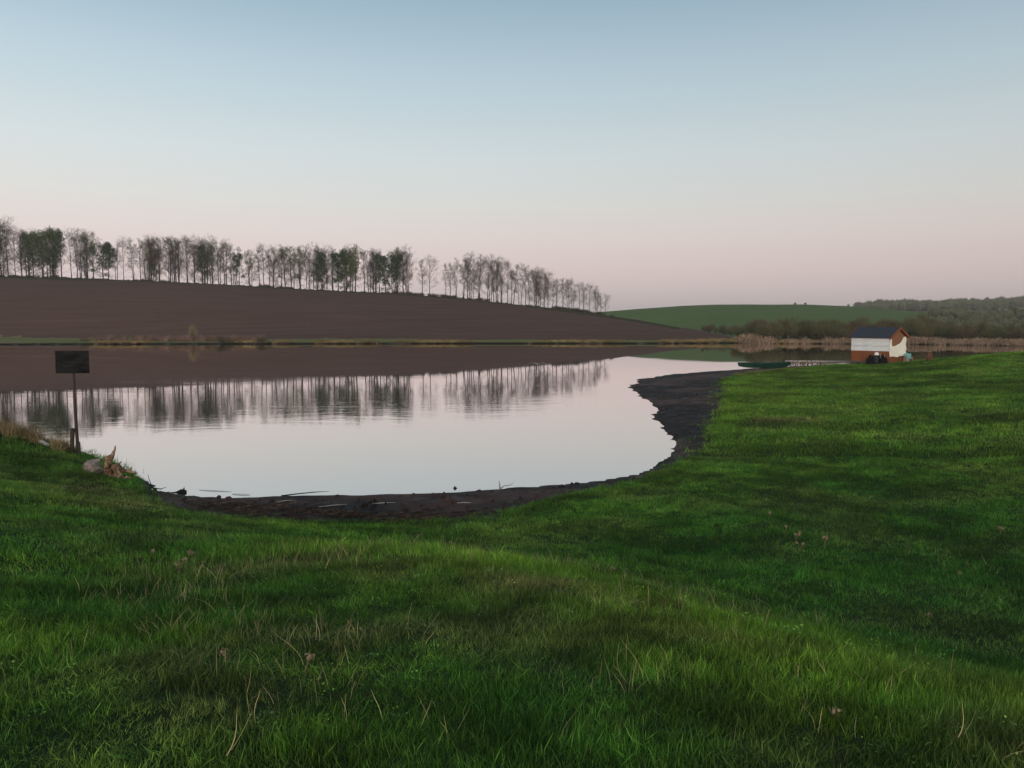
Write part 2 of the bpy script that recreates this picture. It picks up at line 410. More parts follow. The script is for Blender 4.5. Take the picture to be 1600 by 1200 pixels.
def m_bed():
    return NM_MUD
    m = Mat('lake_bed_mud', 1.0, 0.05); m.color(m.ramp(m.noise(1.0), [(0.3, (0.015, 0.013, 0.012)), (0.7, (0.035, 0.028, 0.024))])); return m.m
NM_MUD = m_mud()
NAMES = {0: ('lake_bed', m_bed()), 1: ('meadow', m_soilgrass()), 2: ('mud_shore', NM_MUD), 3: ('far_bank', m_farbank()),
         4: ('ploughed_field', m_plough()), 5: ('green_hill', m_hill()), 6: ('field_margin', m_margin())}
LAB = {6: 'dark rough grass margin under the row of trees', 1: 'near grassy meadow with a low hump and hollow beside the lake', 2: 'dark wet mud flat between the water and the grass',
       3: 'narrow strip of turf along the far shore', 4: 'brown ploughed field sloping up to the row of trees', 5: 'smooth green hill behind the willows', 0: 'muddy bottom of the lake'}
for c, (nm, mt) in NAMES.items():
    f = Q[fcls == c]
    if not len(f): continue
    used, inv = np.unique(f.ravel(), return_inverse=True)
    me = bpy.data.meshes.new(nm); vv = V[used]; ff = inv.reshape(-1, 4)
    me.vertices.add(len(vv)); me.vertices.foreach_set('co', vv.ravel())
    me.loops.add(ff.size); me.loops.foreach_set('vertex_index', ff.ravel().astype(np.int32))
    me.polygons.add(len(ff)); me.polygons.foreach_set('loop_start', np.arange(0, ff.size, 4, dtype=np.int32))
    me.polygons.foreach_set('use_smooth', np.ones(len(ff), bool))
    me.materials.append(mt); me.update(calc_edges=True); me.validate()
    tag(link(nm, me), LAB[c], None, None, 'structure')

# ------------------------------------------------------------------ water
def m_water():
    m = Mat('lake_water', 0.1, 0.5)
    sp = m.n('ShaderNodeSeparateXYZ'); m.l(m.pos, sp.inputs[0])
    v1 = m.scale(0.35, 1.0, 1); v2 = m.scale(0.8, 2.4, 1)
    a = m.noise(0.9, 3, 0.55, v1, 0.6); b = m.noise(3.2, 2, 0.5, v2, 0.3)
    patch = m.ramp(m.noise(0.045, 3, 0.5, m.scale(0.35, 1, 1)), [(0.40, (0.12,) * 3), (0.62, (1.0,) * 3)])
    band = m.ramp(m.math('DIVIDE', sp.outputs['Y'], 200.0), [(0.10, (0.25,) * 3), (0.17, (0.9,) * 3), (0.24, (0.8,) * 3), (0.34, (0.22,) * 3), (0.6, (0.10,) * 3)])
    patch = m.math('MULTIPLY', patch, band)
    h = m.math('MULTIPLY', m.math('ADD', a, m.math('MULTIPLY', b, 0.22)), patch)
    bp = m.n('ShaderNodeBump'); bp.inputs['Strength'].default_value = 0.30; bp.inputs['Distance'].default_value = 0.032
    m.l(h, bp.inputs['Height'])
    gl = m.n('ShaderNodeBsdfGlossy'); gl.inputs['Roughness'].default_value = 0.008; gl.inputs['Color'].default_value = (0.97, 0.935, 0.93, 1)
    m.l(bp.outputs[0], gl.inputs['Normal'])
    df = m.n('ShaderNodeBsdfDiffuse'); df.inputs['Color'].default_value = (0.035, 0.033, 0.026, 1)
    fr = m.n('ShaderNodeFresnel'); fr.inputs['IOR'].default_value = 1.45
    fac = m.n('ShaderNodeMath', operation='MULTIPLY_ADD', use_clamp=True); m.l(fr.outputs[0], fac.inputs[0])
    fac.inputs[1].default_value = 0.75; fac.inputs[2].default_value = 0.48
    mx = m.n('ShaderNodeMixShader'); m.l(fac.outputs[0], mx.inputs[0]); m.l(df.outputs[0], mx.inputs[1]); m.l(gl.outputs[0], mx.inputs[2])
    m.t.nodes.remove(m.b); m.l(mx.outputs[0], m.out.inputs['Surface']); return m.m
MW = m_water()
mb = MB(); mb.add([(-900, 12, 0), (900, 12, 0), (900, 230, 0), (-900, 230, 0)], [(0, 1, 2, 3)])
wat = tag(mb.build('water', MW), 'still lake reflecting the trees and the pink sky', None, None, 'structure')

# ------------------------------------------------------------------ scatter by geometry nodes
def scatter(name, pts, rot, scl, tint, idx, meshes, label, kind='stuff'):
    n = len(pts)
    me = bpy.data.meshes.new(name); me.vertices.add(n); me.vertices.foreach_set('co', np.asarray(pts, np.float32).ravel())
    a = me.attributes.new('rot', 'FLOAT_VECTOR', 'POINT'); a.data.foreach_set('vector', np.asarray(rot, np.float32).ravel())
    a = me.attributes.new('scl', 'FLOAT_VECTOR', 'POINT'); a.data.foreach_set('vector', np.asarray(scl, np.float32).ravel())
    a = me.attributes.new('tint', 'FLOAT_COLOR', 'POINT')
    a.data.foreach_set('color', np.concatenate([np.asarray(tint, np.float32), np.ones((n, 1), np.float32)], 1).ravel())
    a = me.attributes.new('pick', 'INT', 'POINT'); a.data.foreach_set('value', np.asarray(idx, np.int32))
    me.update(); o = link(name, me); tag(o, label, None, None, kind)
    col = bpy.data.collections.new(name + ' pieces')
    for i, m in enumerate(meshes):
        q = bpy.data.objects.new(name + '_piece', m); col.objects.link(q)
    g = bpy.data.node_groups.new(name + ' spread', 'GeometryNodeTree')
    g.interface.new_socket('Geometry', in_out='INPUT', socket_type='NodeSocketGeometry')
    g.interface.new_socket('Geometry', in_out='OUTPUT', socket_type='NodeSocketGeometry')
    N = g.nodes.new; L = g.links.new
    gi, go = N('NodeGroupInput'), N('NodeGroupOutput'); ci = N('GeometryNodeCollectionInfo')
    ci.inputs['Collection'].default_value = col; ci.inputs['Separate Children'].default_value = True; ci.inputs['Reset Children'].default_value = True
    ip = N('GeometryNodeInstanceOnPoints'); ip.inputs['Pick Instance'].default_value = True
    def na_(nm, ty):
        q = N('GeometryNodeInputNamedAttribute'); q.data_type = ty; q.inputs['Name'].default_value = nm; return q.outputs['Attribute']
    er = N('FunctionNodeEulerToRotation'); L(na_('rot', 'FLOAT_VECTOR'), er.inputs[0])
    L(gi.outputs[0], ip.inputs['Points']); L(ci.outputs[0], ip.inputs['Instance']); L(na_('pick', 'INT'), ip.inputs['Instance Index'])
    L(er.outputs[0], ip.inputs['Rotation']); L(na_('scl', 'FLOAT_VECTOR'), ip.inputs['Scale']); L(ip.outputs[0], go.inputs[0])
    md = o.modifiers.new('spread', 'NODES'); md.node_group = g
    return o

def tinted(name, rough=0.65, trans=0.35, base=None, var=0.35, spec=0.25):
    m = Mat(name, rough, spec)
    at = m.n('ShaderNodeAttribute', attribute_type='INSTANCER', attribute_name='tint')
    oi = m.n('ShaderNodeObjectInfo')
    r = m.math('ADD', m.math('MULTIPLY', oi.outputs['Random'], var), 1 - var / 2)
    isl = m.n('ShaderNodeNewGeometry').outputs['Random Per Island']
    r2 = m.math('ADD', m.math('MULTIPLY', m.math('POWER', isl, 2.2), 1.55), 0.52)
    sc = m.n('ShaderNodeVectorMath', operation='SCALE'); m.l(at.outputs['Color'], sc.inputs[0]); m.l(m.math('MULTIPLY', r, r2), sc.inputs['Scale'])
    m.color(sc.outputs[0])
    if trans:
        tr = m.n('ShaderNodeBsdfTranslucent'); m.l(sc.outputs[0], tr.inputs['Color'])
        mx = m.n('ShaderNodeMixShader'); mx.inputs[0].default_value = trans
        m.l(m.b.outputs[0], mx.inputs[1]); m.l(tr.outputs[0], mx.inputs[2]); m.l(mx.outputs[0], m.out.inputs['Surface'])
    return m.m
GM = tinted('grass_blades', 0.55, 0.3, spec=0.25)
STRAW = tinted('straw_blades', 0.8, 0.2)

def tuft(seed, n, spread, h0, h1, w, segs=2, lean=0.5, mat=None):
    r = random.Random(seed); V = []; Fc = []
    for i in range(n):
        a = r.uniform(0, 6.283); d = spread * math.sqrt(r.random()); x, y = d * math.cos(a), d * math.sin(a)
        h = r.uniform(h0, h1); b = r.uniform(0, 6.283); ln = r.uniform(0.1, 1.0) ** 1.5 * lean * h * 1.3; wd = w * r.uniform(0.6, 1.3)
        ca, sa = math.cos(b), math.sin(b); fa = r.uniform(0, 3.14); px, py = math.cos(fa) * wd / 2, math.sin(fa) * wd / 2
        o = len(V)
        for k in range(segs):
            t = k / segs; ww = 1 - 0.55 * t
            cx, cy, cz = x + ca * ln * t * t, y + sa * ln * t * t, h * (t - 0.18 * t * t) - 0.01
            V += [(cx - px * ww, cy - py * ww, cz), (cx + px * ww, cy + py * ww, cz)]
        V.append((x + ca * ln, y + sa * ln, h * 0.86))
        for k in range(segs - 1): Fc.append((o + 2 * k, o + 2 * k + 1, o + 2 * k + 3, o + 2 * k + 2))
        Fc.append((o + 2 * segs - 2, o + 2 * segs - 1, o + 2 * segs))
    return mesh_from('grass_tuft', V, Fc, [mat or GM])

def polar_pts(r0, r1, dens, amax=38):
    A = math.radians(amax); area = A * (r1 * r1 - r0 * r0); n = int(area * dens)
    rad = np.sqrt(RNG.uniform(r0 * r0, r1 * r1, n)); a = RNG.uniform(-A, A, n)
    return rad * np.sin(a), rad * np.cos(a)
LUSH = np.array([0.048, 0.150, 0.022]); MID = np.array([0.098, 0.210, 0.026]); YEL = np.array([0.185, 0.300, 0.032]); DRY = np.array([0.26, 0.19, 0.085])
def hump_mask(x, y):
    c = np.array([unproj(480, 850, 1.5), unproj(640, 842, 1.62), unproj(760, 862, 1.72), unproj(900, 892, 1.84), unproj(1100, 945, 1.95), unproj(1400, 1045, 2.02), unproj(1600, 1110, 2.0)])
    d = seg_dist(np.asarray(x), np.asarray(y), [tuple(p) for p in c]); return d
HOLLOW = [unproj(1180, 850, 0.6), unproj(1400, 800, 0.45), unproj(1550, 850, 0.5), unproj(1620, 980, 0.8)]
def lawn(x, y):
    """tint, height factor, keep-probability"""
    a = fbm(x, y, 3.5, 41, 3); b = fbm(x, y, 1.1, 47, 3); c = fbm(x, y, 0.5, 55, 2); far_ = np.hypot(x, y)
    a = (a - 0.5) * 1.3 + 0.5; b = (b - 0.5) * 1.8 + 0.5; e_ = (fbm(x, y, 0.38, 57, 2) - .5) * 1.8 + .5
    t = np.clip(0.28 * a + 0.37 * b + 0.35 * e_, 0, 1)[:, None]
    col = LUSH * (1 - np.clip(t * 2, 0, 1)) + MID * np.clip(t * 2, 0, 1); col = np.where(t > 0.5, MID * (2 - 2 * t) + YEL * (2 * t - 1), col)
    hd = hump_mask(x, y); hm = np.exp(-(hd / 1.1) ** 2)
    yel = np.clip(hm * 0.75 * (0.4 + b), 0, 0.8)[:, None]; col = col * (1 - yel) + YEL * 1.25 * yel
    ho = np.exp(-(seg_dist(x, y, HOLLOW) / (2.6 + 0.10 * far_)) ** 2)[:, None] * 0.8; col = col * (1 - ho) + np.array([0.036, 0.132, 0.018]) * ho  # hollow tinted darker: lush grass, with the hollow's shade put into the colour too
    # bright strip of fresh grass on the point beside the mud
    px = np.array([unproj(1140, 660, .4), unproj(1150, 620, .4), unproj(1170, 596, .4)])
    br = np.exp(-(seg_dist(x, y, [tuple(p) for p in px]) / 3.5) ** 2)[:, None] * 0.75; col = col * (1 - br) + np.array([0.115, 0.225, 0.026]) * br
    dn = fbm(x, y, 1.5, 61, 3); dfore = np.exp(-((np.asarray(y) - 5.2) / 3.2) ** 2) * np.exp(-((np.asarray(x) + 0.4) / 3.0) ** 2)
    dry = np.clip((dn - 0.47) * 4.2, 0, 1) * (0.20 + 0.75 * dfore)
    lb = np.exp(-(seg_dist(x, y, [unproj(0, 720, 1.2), unproj(130, 740, .8), unproj(230, 800, .8)]) / 1.3) ** 2); dry = np.maximum(dry, lb * np.clip(b * 1.3, 0, 1) * 0.75)
    gp = np.exp(-(seg_dist(x, y, [unproj(1205, 655, .5), unproj(1250, 657, .5)]) / 0.9) ** 2); dry = np.maximum(dry, gp * 0.8)
    ed = np.exp(-(seg_dist(x, y, [unproj(1150, 584, .35), unproj(1240, 574, .35)]) / 1.2) ** 2); dry = np.maximum(dry, ed * 0.8)
    d_ = dry[:, None]; col = col * (1 - 0.8 * d_) + DRY * 0.8 * d_
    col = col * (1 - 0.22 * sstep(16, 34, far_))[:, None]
    hf = 0.46 + 0.80 * np.clip(c * 1.4 - 0.2, 0, 1) + 0.5 * hm - 0.25 * dry + 0.15 * (1 - t[:, 0])
    return col, hf, dry
def make_lawn(name, r0, r1, dens, meshes, label, zoom=1.0, amax=38, smin=0.7):
    x, y = polar_pts(r0, r1, dens, amax)
    z, c, gr, de, ds = ground(x, y)
    keep = (gr | ((c == 2) & (de < 0.9) & (RNG.random(len(x)) < 0.16 * np.exp(-de / .4)))) & (de > -1) & ((de > 0.10) | (RNG.random(len(x)) < 0.4)); x, y, z, de = x[keep], y[keep], z[keep], de[keep]
    col, hf, dry = lawn(x, y)
    k = RNG.random(len(x)) > 0.45 * dry; x, y, z, col, hf, dry, de = x[k], y[k], z[k], col[k], hf[k], dry[k], de[k]
    n = len(x); s = RNG.uniform(smin, 1.25, n) * zoom
    rot = np.stack([RNG.normal(0, 0.13, n), RNG.normal(0, 0.13, n), RNG.uniform(0, 6.283, n)], 1)
    hf = hf * (1 + 0.4 * np.exp(-(de / 0.5)))
    scl = np.stack([s, s, s * hf], 1)
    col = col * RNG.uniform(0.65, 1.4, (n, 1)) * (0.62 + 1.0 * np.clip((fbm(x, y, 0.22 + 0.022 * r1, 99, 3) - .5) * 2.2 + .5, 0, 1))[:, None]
    pick = RNG.integers(0, len(meshes) - 1, n)
    pick = np.where(RNG.random(n) < 0.05 * (fbm(x, y, 0.8, 7, 2) > .52), len(meshes) - 1, pick)
    scatter(name, np.stack([x, y, z - 0.004], 1), rot, scl, col, pick, meshes, label)
def herb(seed, n, spread):
    """low broad leaves between the blades"""
    r = random.Random(seed); V = []; Fc = []
    for i in range(n):
        a = r.uniform(0, 6.283); d = spread * math.sqrt(r.random()); x, y, z = d * math.cos(a), d * math.sin(a), r.uniform(.01, .05); l = r.uniform(.006, .014); b = r.uniform(0, 6.283)
        u = Vector((math.cos(b), math.sin(b), r.uniform(-.1, .6))).normalized(); w = u.cross(Vector((0, 0, 1))).normalized() * .45; o = len(V); c = Vector((x, y, z))
        V += [c, c + (u * .35 + w) * l, c + (u * .8 + w * .8) * l, c + u * 1.1 * l, c + (u * .8 - w * .8) * l, c + (u * .35 - w) * l]; Fc.append(tuple(range(o, o + 6)))
    return mesh_from('herb_leaves', V, Fc, [GM])
NEARM = [tuft(s, 34, 0.08, 0.018, 0.066, 0.0036, 3, 0.9) for s in range(5)] + [tuft(9, 16, 0.05, 0.04, 0.10, 0.0040, 3, 0.8), herb(3, 24, .06)]
MIDM = [tuft(20 + s, 30, 0.12, 0.022, 0.078, 0.0056, 2, 0.9) for s in range(5)] + [tuft(29, 14, 0.08, 0.07, 0.15, 0.007, 2, 0.8)]
FARM = [tuft(40 + s, 26, 0.26, 0.04, 0.13, 0.014, 1, 0.8) for s in range(5)] + [tuft(49, 16, 0.12, 0.10, 0.2, 0.014, 1, 0.7)]
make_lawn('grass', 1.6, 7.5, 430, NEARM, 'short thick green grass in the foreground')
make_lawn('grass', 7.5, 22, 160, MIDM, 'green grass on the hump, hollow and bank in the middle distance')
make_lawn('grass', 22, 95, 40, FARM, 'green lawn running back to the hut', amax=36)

# long pale stalks among the grass
def stalks():
    x, y = polar_pts(2.2, 13, 120); z, c, gr, de, ds = ground(x, y)
    dn = fbm(x, y, 1.6, 77, 3); df = np.exp(-((y - 6.3) / 2.3) ** 2) * np.exp(-((x + 0.8) / 2.3) ** 2)
    p = np.clip((dn - 0.38) * 3.5, 0, 1) * (0.04 + 1.3 * df)
    k = gr & (RNG.random(len(x)) < p); x, y, z = x[k], y[k], z[k]; n = len(x)
    ms = [tuft(80 + s, 2 + s % 3, 0.14, 0.09, 0.21, 0.0036, 5, 0.6, STRAW) for s in range(6)]
    rot = np.stack([RNG.normal(0, 0.22, n), RNG.normal(0, 0.22, n), RNG.uniform(0, 6.283, n)], 1)
    col = np.array([0.44, 0.38, 0.17]) * RNG.uniform(0.4, 1.3, (n, 1)) * np.array([1, 1, 1]) + RNG.uniform(-0.02, 0.02, (n, 1)) * np.array([0, 1, 0])
    s = RNG.uniform(0.6, 1.15, n)
    scatter('dry_stalks', np.stack([x, y, z], 1), rot, np.stack([s, s, s], 1), np.maximum(col, 0.02), RNG.integers(0, 6, n), ms, 'pale dry stalks standing among the green grass')
stalks()

# shaggy dead grass on the left bank, along the far bank and on the far strip
SHAG = [tuft(100 + s, 60, 0.22, 0.25, 0.62, 0.012, 3, 0.8, STRAW) for s in range(4)]
def along(P, n, w):
    P = np.array(P); L = np.hypot(*np.diff(P, axis=0).T); c = np.concatenate([[0], np.cumsum(L)]); t = RNG.uniform(0, c[-1], n)
    return np.interp(t, c, P[:, 0]) + RNG.normal(0, w, n), np.interp(t, c, P[:, 1]) + RNG.normal(0, w, n)
x, y = along([unproj(-60, 668, 1.0), unproj(0, 674, 1.0), unproj(70, 692, .7)], 110, 0.35)
x2, y2 = along([unproj(88, 705, .5), unproj(104, 708, .45)], 10, 0.15)
x = np.append(x, x2); y = np.append(y, y2)
z = ground(x, y)[0]; n = len(x); s = RNG.uniform(0.55, 1.0, n)
scatter('bank_grass', np.stack([x, y, z], 1), np.stack([RNG.normal(0, .15, n), RNG.normal(0, .15, n), RNG.uniform(0, 6.28, n)], 1),
        np.stack([s, s, s], 1), np.array([0.40, 0.30, 0.15]) * RNG.uniform(0.5, 1.1, (n, 1)), RNG.integers(0, 4, n), SHAG,
        'shaggy dead grass on top of the left bank')
FW = [p for p in FAR_W if -150 < p[0] < 75]
x, y = along(FW, 1500, 0.4); y = y + RNG.uniform(0.6, 3.0, len(x)); z = ground(x, y)[0]; n = len(x)
p = fbm(x, y, 14, 91, 2); k = (p > 0.36) & ((x > -82) | (p > .56)); x, y, z, p = x[k], y[k], z[k], p[k]; n = len(x); s = RNG.uniform(0.9, 1.7, n)
colr = np.array([0.36, 0.26, 0.12]) * (0.75 + RNG.uniform(0, 0.6, (n, 1))) * (1 - 0.3 * (p[:, None] < 0.45))
scatter('bank_grass', np.stack([x, y, z], 1), np.stack([RNG.normal(0, .15, n), RNG.normal(0, .15, n), RNG.uniform(0, 6.28, n)], 1),
        np.stack([s * 1.6, s * 1.6, s * 0.6], 1), colr, RNG.integers(0, 4, n), SHAG, 'straw coloured dead grass edging the far bank')
# pinkish dead weeds on the far bank (left of centre)
x = RNG.uniform(unproj(205, 530, .7)[0] * 1.05, unproj(430, 530, .7)[0] * 1.05, 260) ; y = RNG.uniform(166, 182, 260)
wgt = np.interp(x, [x.min(), x.min() + 12, x.min() + 18, x.max()], [0.5, 0.25, 1, 0.8]); k = RNG.random(260) < wgt; x, y = x[k], y[k]
z = ground(x, y)[0]; n = len(x); s = RNG.uniform(1.2, 2.4, n)
scatter('dead_weeds', np.stack([x, y, z], 1), np.stack([RNG.normal(0, .1, n), RNG.normal(0, .1, n), RNG.uniform(0, 6.28, n)], 1),
        np.stack([s * 1.5, s * 1.5, s * 1.4], 1), np.array([0.26, 0.165, 0.125]) * RNG.uniform(0.6, 1.15, (n, 1)), RNG.integers(0, 4, n), SHAG,
        'pinkish dead weeds on the far bank in front of the ploughed field')

# reeds
def reed_clump(seed):
    r = random.Random(seed); V = []; Fc = []
    for i in range(46):
        a = r.uniform(0, 6.28); d = 1.5 * math.sqrt(r.random()); x, y = d * math.cos(a), d * math.sin(a); h = r.uniform(0.35, 1.25) * (1.15 - .25 * d)
        lx, ly = r.gauss(0, 0.12) * h, r.gauss(0, 0.12) * h; fa = r.uniform(0, 3.14); w = r.uniform(0.014, 0.03); px, py = math.cos(fa) * w, math.sin(fa) * w
        o = len(V); V += [(x - px, y - py, -0.2), (x + px, y + py, -0.2), (x + lx + px, y + ly + py, h), (x + lx - px, y + ly - py, h)]; Fc.append((o, o + 1, o + 2, o + 3))
        o = len(V); w2 = 0.07; V += [(x + lx, y + ly, h - 0.1), (x + lx + math.cos(fa) * w2, y + ly + math.sin(fa) * w2, h + 0.12), (x + lx * 1.15, y + ly * 1.15, h + 0.34)]; Fc.append((o, o + 1, o + 2))
    return mesh_from('reed_clump', V, Fc, [STRAW])
REED = [reed_clump(s) for s in range(5)]
def reed_pts():
    xs, ys, sc = [], [], []
    def run(a, b, n, wy, s0, s1):
        for i in range(n):
            px = random.uniform(a, b); u = u_of(px); Y = float(far_shore(u)) + random.uniform(-0.5, wy)
            xs.append(u * Y); ys.append(Y); sc.append(random.uniform(s0, s1))
    def blob(c, w, n, s0, s1):
        for i in range(n):
            px = random.gauss(c, w); u = u_of(px); Y = float(far_shore(u)) + random.uniform(-0.5, 5); k = math.exp(-((px - c) / w) ** 2 * .5)
            xs.append(u * Y); ys.append(Y); sc.append((s0 + (s1 - s0) * k) * random.uniform(.6, 1.0))
    blob(1171, 9, 44, .55, 1.3); blob(1190, 14, 60, .35, .95); run(1185, 1345, 90, 3, 0.2, 0.45); run(1234, 1240, 5, 2, .6, .8); run(1256, 1260, 6, 2, .6, .9); run(1294, 1298, 6, 2, .6, .95)
    run(1308, 1345, 30, 4, .4, .8); run(1400, 1475, 80, 5, 0.4, .95); run(1475, 1510, 30, 4, 0.3, 0.7); run(1505, 1620, 130, 5, 0.4, .85); run(1345, 1400, 30, 5, .4, .8)
    return np.array(xs), np.array(ys), np.array(sc)
x, y, s = reed_pts(); z = np.maximum(ground(x, y)[0], -0.1); n = len(x)
scatter('reeds', np.stack([x, y, z], 1), np.stack([RNG.normal(0, .05, n), RNG.normal(0, .05, n), RNG.uniform(0, 6.28, n)], 1),
        np.stack([s, s, s], 1), np.array([0.33, 0.24, 0.165]) * RNG.uniform(0.65, 1.15, (n, 1)), RNG.integers(0, 5, n), REED,
        'dry beige reeds along the far right shore')

# ------------------------------------------------------------------ trees
BARK = simple('tree_bark', (0.022, 0.018, 0.015), (0.055, 0.045, 0.038), 3, 0.95, 0.5, 0.05, (1, 1, 0.25))
def twig_mat(name, c, var=0.3):
    m = Mat(name, 0.95, 0.05); isl = m.n('ShaderNodeNewGeometry').outputs['Random Per Island']
    sc = m.n('ShaderNodeVectorMath', operation='SCALE'); sc.inputs[0].default_value = c
    m.l(m.math('ADD', m.math('MULTIPLY', isl, var * 2), 1 - var), sc.inputs['Scale']); m.color(sc.outputs[0]); return m.m
TW_GREY = twig_mat('bare_twigs', (0.080, 0.066, 0.055)); TW_BUD = twig_mat('budding_twigs', (0.092, 0.098, 0.052))
LEAF_G = twig_mat('young_green_leaves', (0.065, 0.105, 0.035), 0.4); LEAF_D = twig_mat('dark_green_leaves', (0.045, 0.078, 0.034), 0.4)
LEAF_Y = twig_mat('yellow_green_leaves', (0.12, 0.15, 0.055), 0.4)
WILLOW = twig_mat('willow_twigs', (0.115, 0.112, 0.060), 0.45); WILLOW2 = twig_mat('grey_green_willow_twigs', (0.092, 0.100, 0.054), 0.45); WILLOW3 = twig_mat('brown_willow_twigs', (0.108, 0.090, 0.058), 0.45)

def rand_perp(d, r):
    v = Vector((r.gauss(0, 1), r.gauss(0, 1), r.gauss(0, 1))); v = v - d * v.dot(d); return v.normalized()
def tree_parts(seed, H=20.0, spread=4.2, clear=0.28, trunks=1, limbs=16, up=0.35, twigs=7, leaf=0, leafsize=0.22, tw=0.030, shape='oval', low=3):
    """local metres; returns trunk MB and crown MB (materials 0 bark, 1 twigs, 2 leaves)"""
    r = random.Random(seed); T = MB(); Cw = MB(); tips = []
    def tri(p, q, w):
        d = (q - p); 
        if d.length < 1e-4: return
        s = rand_perp(d.normalized(), r) * w / 2; Cw.add([p - s, p + s, q], [(0, 1, 2)], 1)
    def limb(p, d, L, rad, lev):
        n = 5 if lev == 1 else 3; P = [p]; dd = d.copy()
        for i in range(n):
            dd = (dd + Vector((r.gauss(0, .13), r.gauss(0, .13), r.gauss(0, .08) + up * (0.20 if lev == 1 else 0.10)))).normalized(); P.append(P[-1] + dd * L / n)
        if lev == 1: Cw.tube(P, [rad * (1 - 0.8 * i / n) for i in range(n + 1)], 4, 0, False)
        else:
            for a, b, k in zip(P[:-1], P[1:], range(n)): 
                s = rand_perp((b - a).normalized(), r) * rad * (1 - 0.25 * k); s2 = s * 0.75; Cw.add([a - s, a + s, b + s2, b - s2], [(0, 1, 2, 3)], 0)
        def pt(t):
            f = t * n; i = min(int(f), n - 1); return P[i].lerp(P[i + 1], f - i)
        if lev == 1:
            for k in range(r.randint(9, 12)):
                t = r.uniform(0.2, 1.0); q = pt(t); nd = (dd * 0.75 + rand_perp(dd, r) * 0.75).normalized(); limb(q, nd, L * r.uniform(0.34, 0.55) * (1.15 - 0.45 * t), rad * 0.33, 2)
        else:
            for k in range(twigs):
                q = pt(r.uniform(0.15, 1.0)); nd = (dd + rand_perp(dd, r) * 0.9 + Vector((0, 0, 0.15))).normalized(); l = r.uniform(0.5, 1.25)
                e = q + nd * l; tri(q, e, tw); tips.append(e); tips.append(q.lerp(e, .5))
                for kk in range(2):
                    q2 = q.lerp(e, r.uniform(0.2, 0.8)); nd2 = (nd + rand_perp(nd, r) * 0.8).normalized(); e2 = q2 + nd2 * r.uniform(0.3, 0.7); tri(q2, e2, tw * 0.8); tips.append(e2)
    for j in range(trunks):
        a0 = r.uniform(0, 6.28); base = Vector((math.cos(a0), math.sin(a0), 0)) * (0.0 if trunks == 1 else r.uniform(0.2, 0.9))
        Hh = H * (0.94 if j == 0 else r.uniform(0.72, 0.92)); lean = Vector((math.cos(a0), math.sin(a0), 0)) * (r.uniform(0, 0.05) if trunks == 1 else r.uniform(0.04, 0.13))
        nseg = 9; P = [base - Vector((0, 0, 0.6))]; 
        for i in range(1, nseg + 1):
            P.append(base + lean * Hh * i / nseg + Vector((r.gauss(0, .10), r.gauss(0, .10), Hh * i / nseg)))
        R0 = 0.0135 * H * r.uniform(0.85, 1.15) * (0.8 if trunks > 1 else 1); R = [R0 * (1.2 if i == 0 else 1) * (1 - 0.93 * (i / nseg) ** 0.9) for i in range(nseg + 1)]
        T.tube(P, R, 7, 0, True)
        def tp(t):
            f = t * nseg; i = min(int(f), nseg - 1); return P[i].lerp(P[i + 1], f - i)
        nl = limbs // trunks + (2 if trunks > 1 else 0)
        for k in range(nl):
            t = clear + (1 - clear) * ((k + r.random()) / nl) ** 0.9; t = min(t, 0.985); s_ = (t - clear) / (1 - clear)
            env = math.sin(math.pi * min(1, 0.22 + 0.70 * s_)) ** 0.5 if shape == 'oval' else (0.55 + 0.5 * s_ if s_ < 0.75 else 1.0 - (s_ - 0.75) * 1.6)
            ang = r.uniform(0, 6.28); el_ = r.uniform(0.35, 0.8) + 0.45 * s_
            d = Vector((math.cos(ang) * math.cos(el_), math.sin(ang) * math.cos(el_), math.sin(el_)))
            limb(tp(t), d, spread * env * r.uniform(0.8, 1.2), max(0.05, R0 * 0.42 * (1 - 0.6 * t)), 1)
        for k in range(low):
            t = r.uniform(0.07, clear); ang = r.uniform(0, 6.28); d = Vector((math.cos(ang), math.sin(ang), r.uniform(-0.1, 0.4))).normalized()
            limb(tp(t), d, spread * r.uniform(0.35, 0.6), 0.035, 2)
    if leaf:
        for e in [r.choice(tips) for _ in range(leaf)]:
            p = e + Vector((r.gauss(0, .25), r.gauss(0, .25), r.gauss(0, .25))); n1 = Vector((r.gauss(0, 1), r.gauss(0, 1), r.gauss(0, 1))).normalized(); s1 = rand_perp(n1, r); s2 = n1.cross(s1)
            l = leafsize * r.uniform(0.6, 1.3); Cw.add([p - s1 * l - s2 * l * .5, p + s1 * l - s2 * l * .6, p + s1 * l * .7 + s2 * l * .6, p - s1 * l * .6 + s2 * l * .7], [(0, 1, 2, 3)], 2)
    return T, Cw
PROTO = {}
def proto(key, seed, twm, leafm, name='row_tree', **k):
    T, Cw = tree_parts(seed, **k)
    PROTO[key] = (mesh_from('trunk', T.V, T.F, [BARK], T.M, True), mesh_from('crown', Cw.V, Cw.F, [BARK, twm, leafm], Cw.M), name, k.get('H', 20.0))
B_ = dict(H=20.0)
proto('bare0', 1, TW_GREY, LEAF_G, H=20.0, spread=7.6, clear=0.20, limbs=26)
proto('bare1', 2, TW_GREY, LEAF_G, H=20.0, spread=5.4, clear=0.28, limbs=20, low=6, shape='fan')
proto('bare2', 3, TW_BUD, LEAF_G, H=20.0, spread=6.2, clear=0.24, trunks=2, limbs=28)
proto('bare3', 4, TW_GREY, LEAF_G, H=20.0, spread=3.8, clear=0.26, limbs=18, low=6)
proto('bare4', 12, TW_GREY, LEAF_G, H=20.0, spread=6.8, clear=0.20, trunks=2, limbs=30, shape='fan', up=0.6)
proto('bud0', 5, TW_BUD, LEAF_Y, H=20.0, spread=4.8, clear=0.25, limbs=20, leaf=500, leafsize=0.13, low=7)
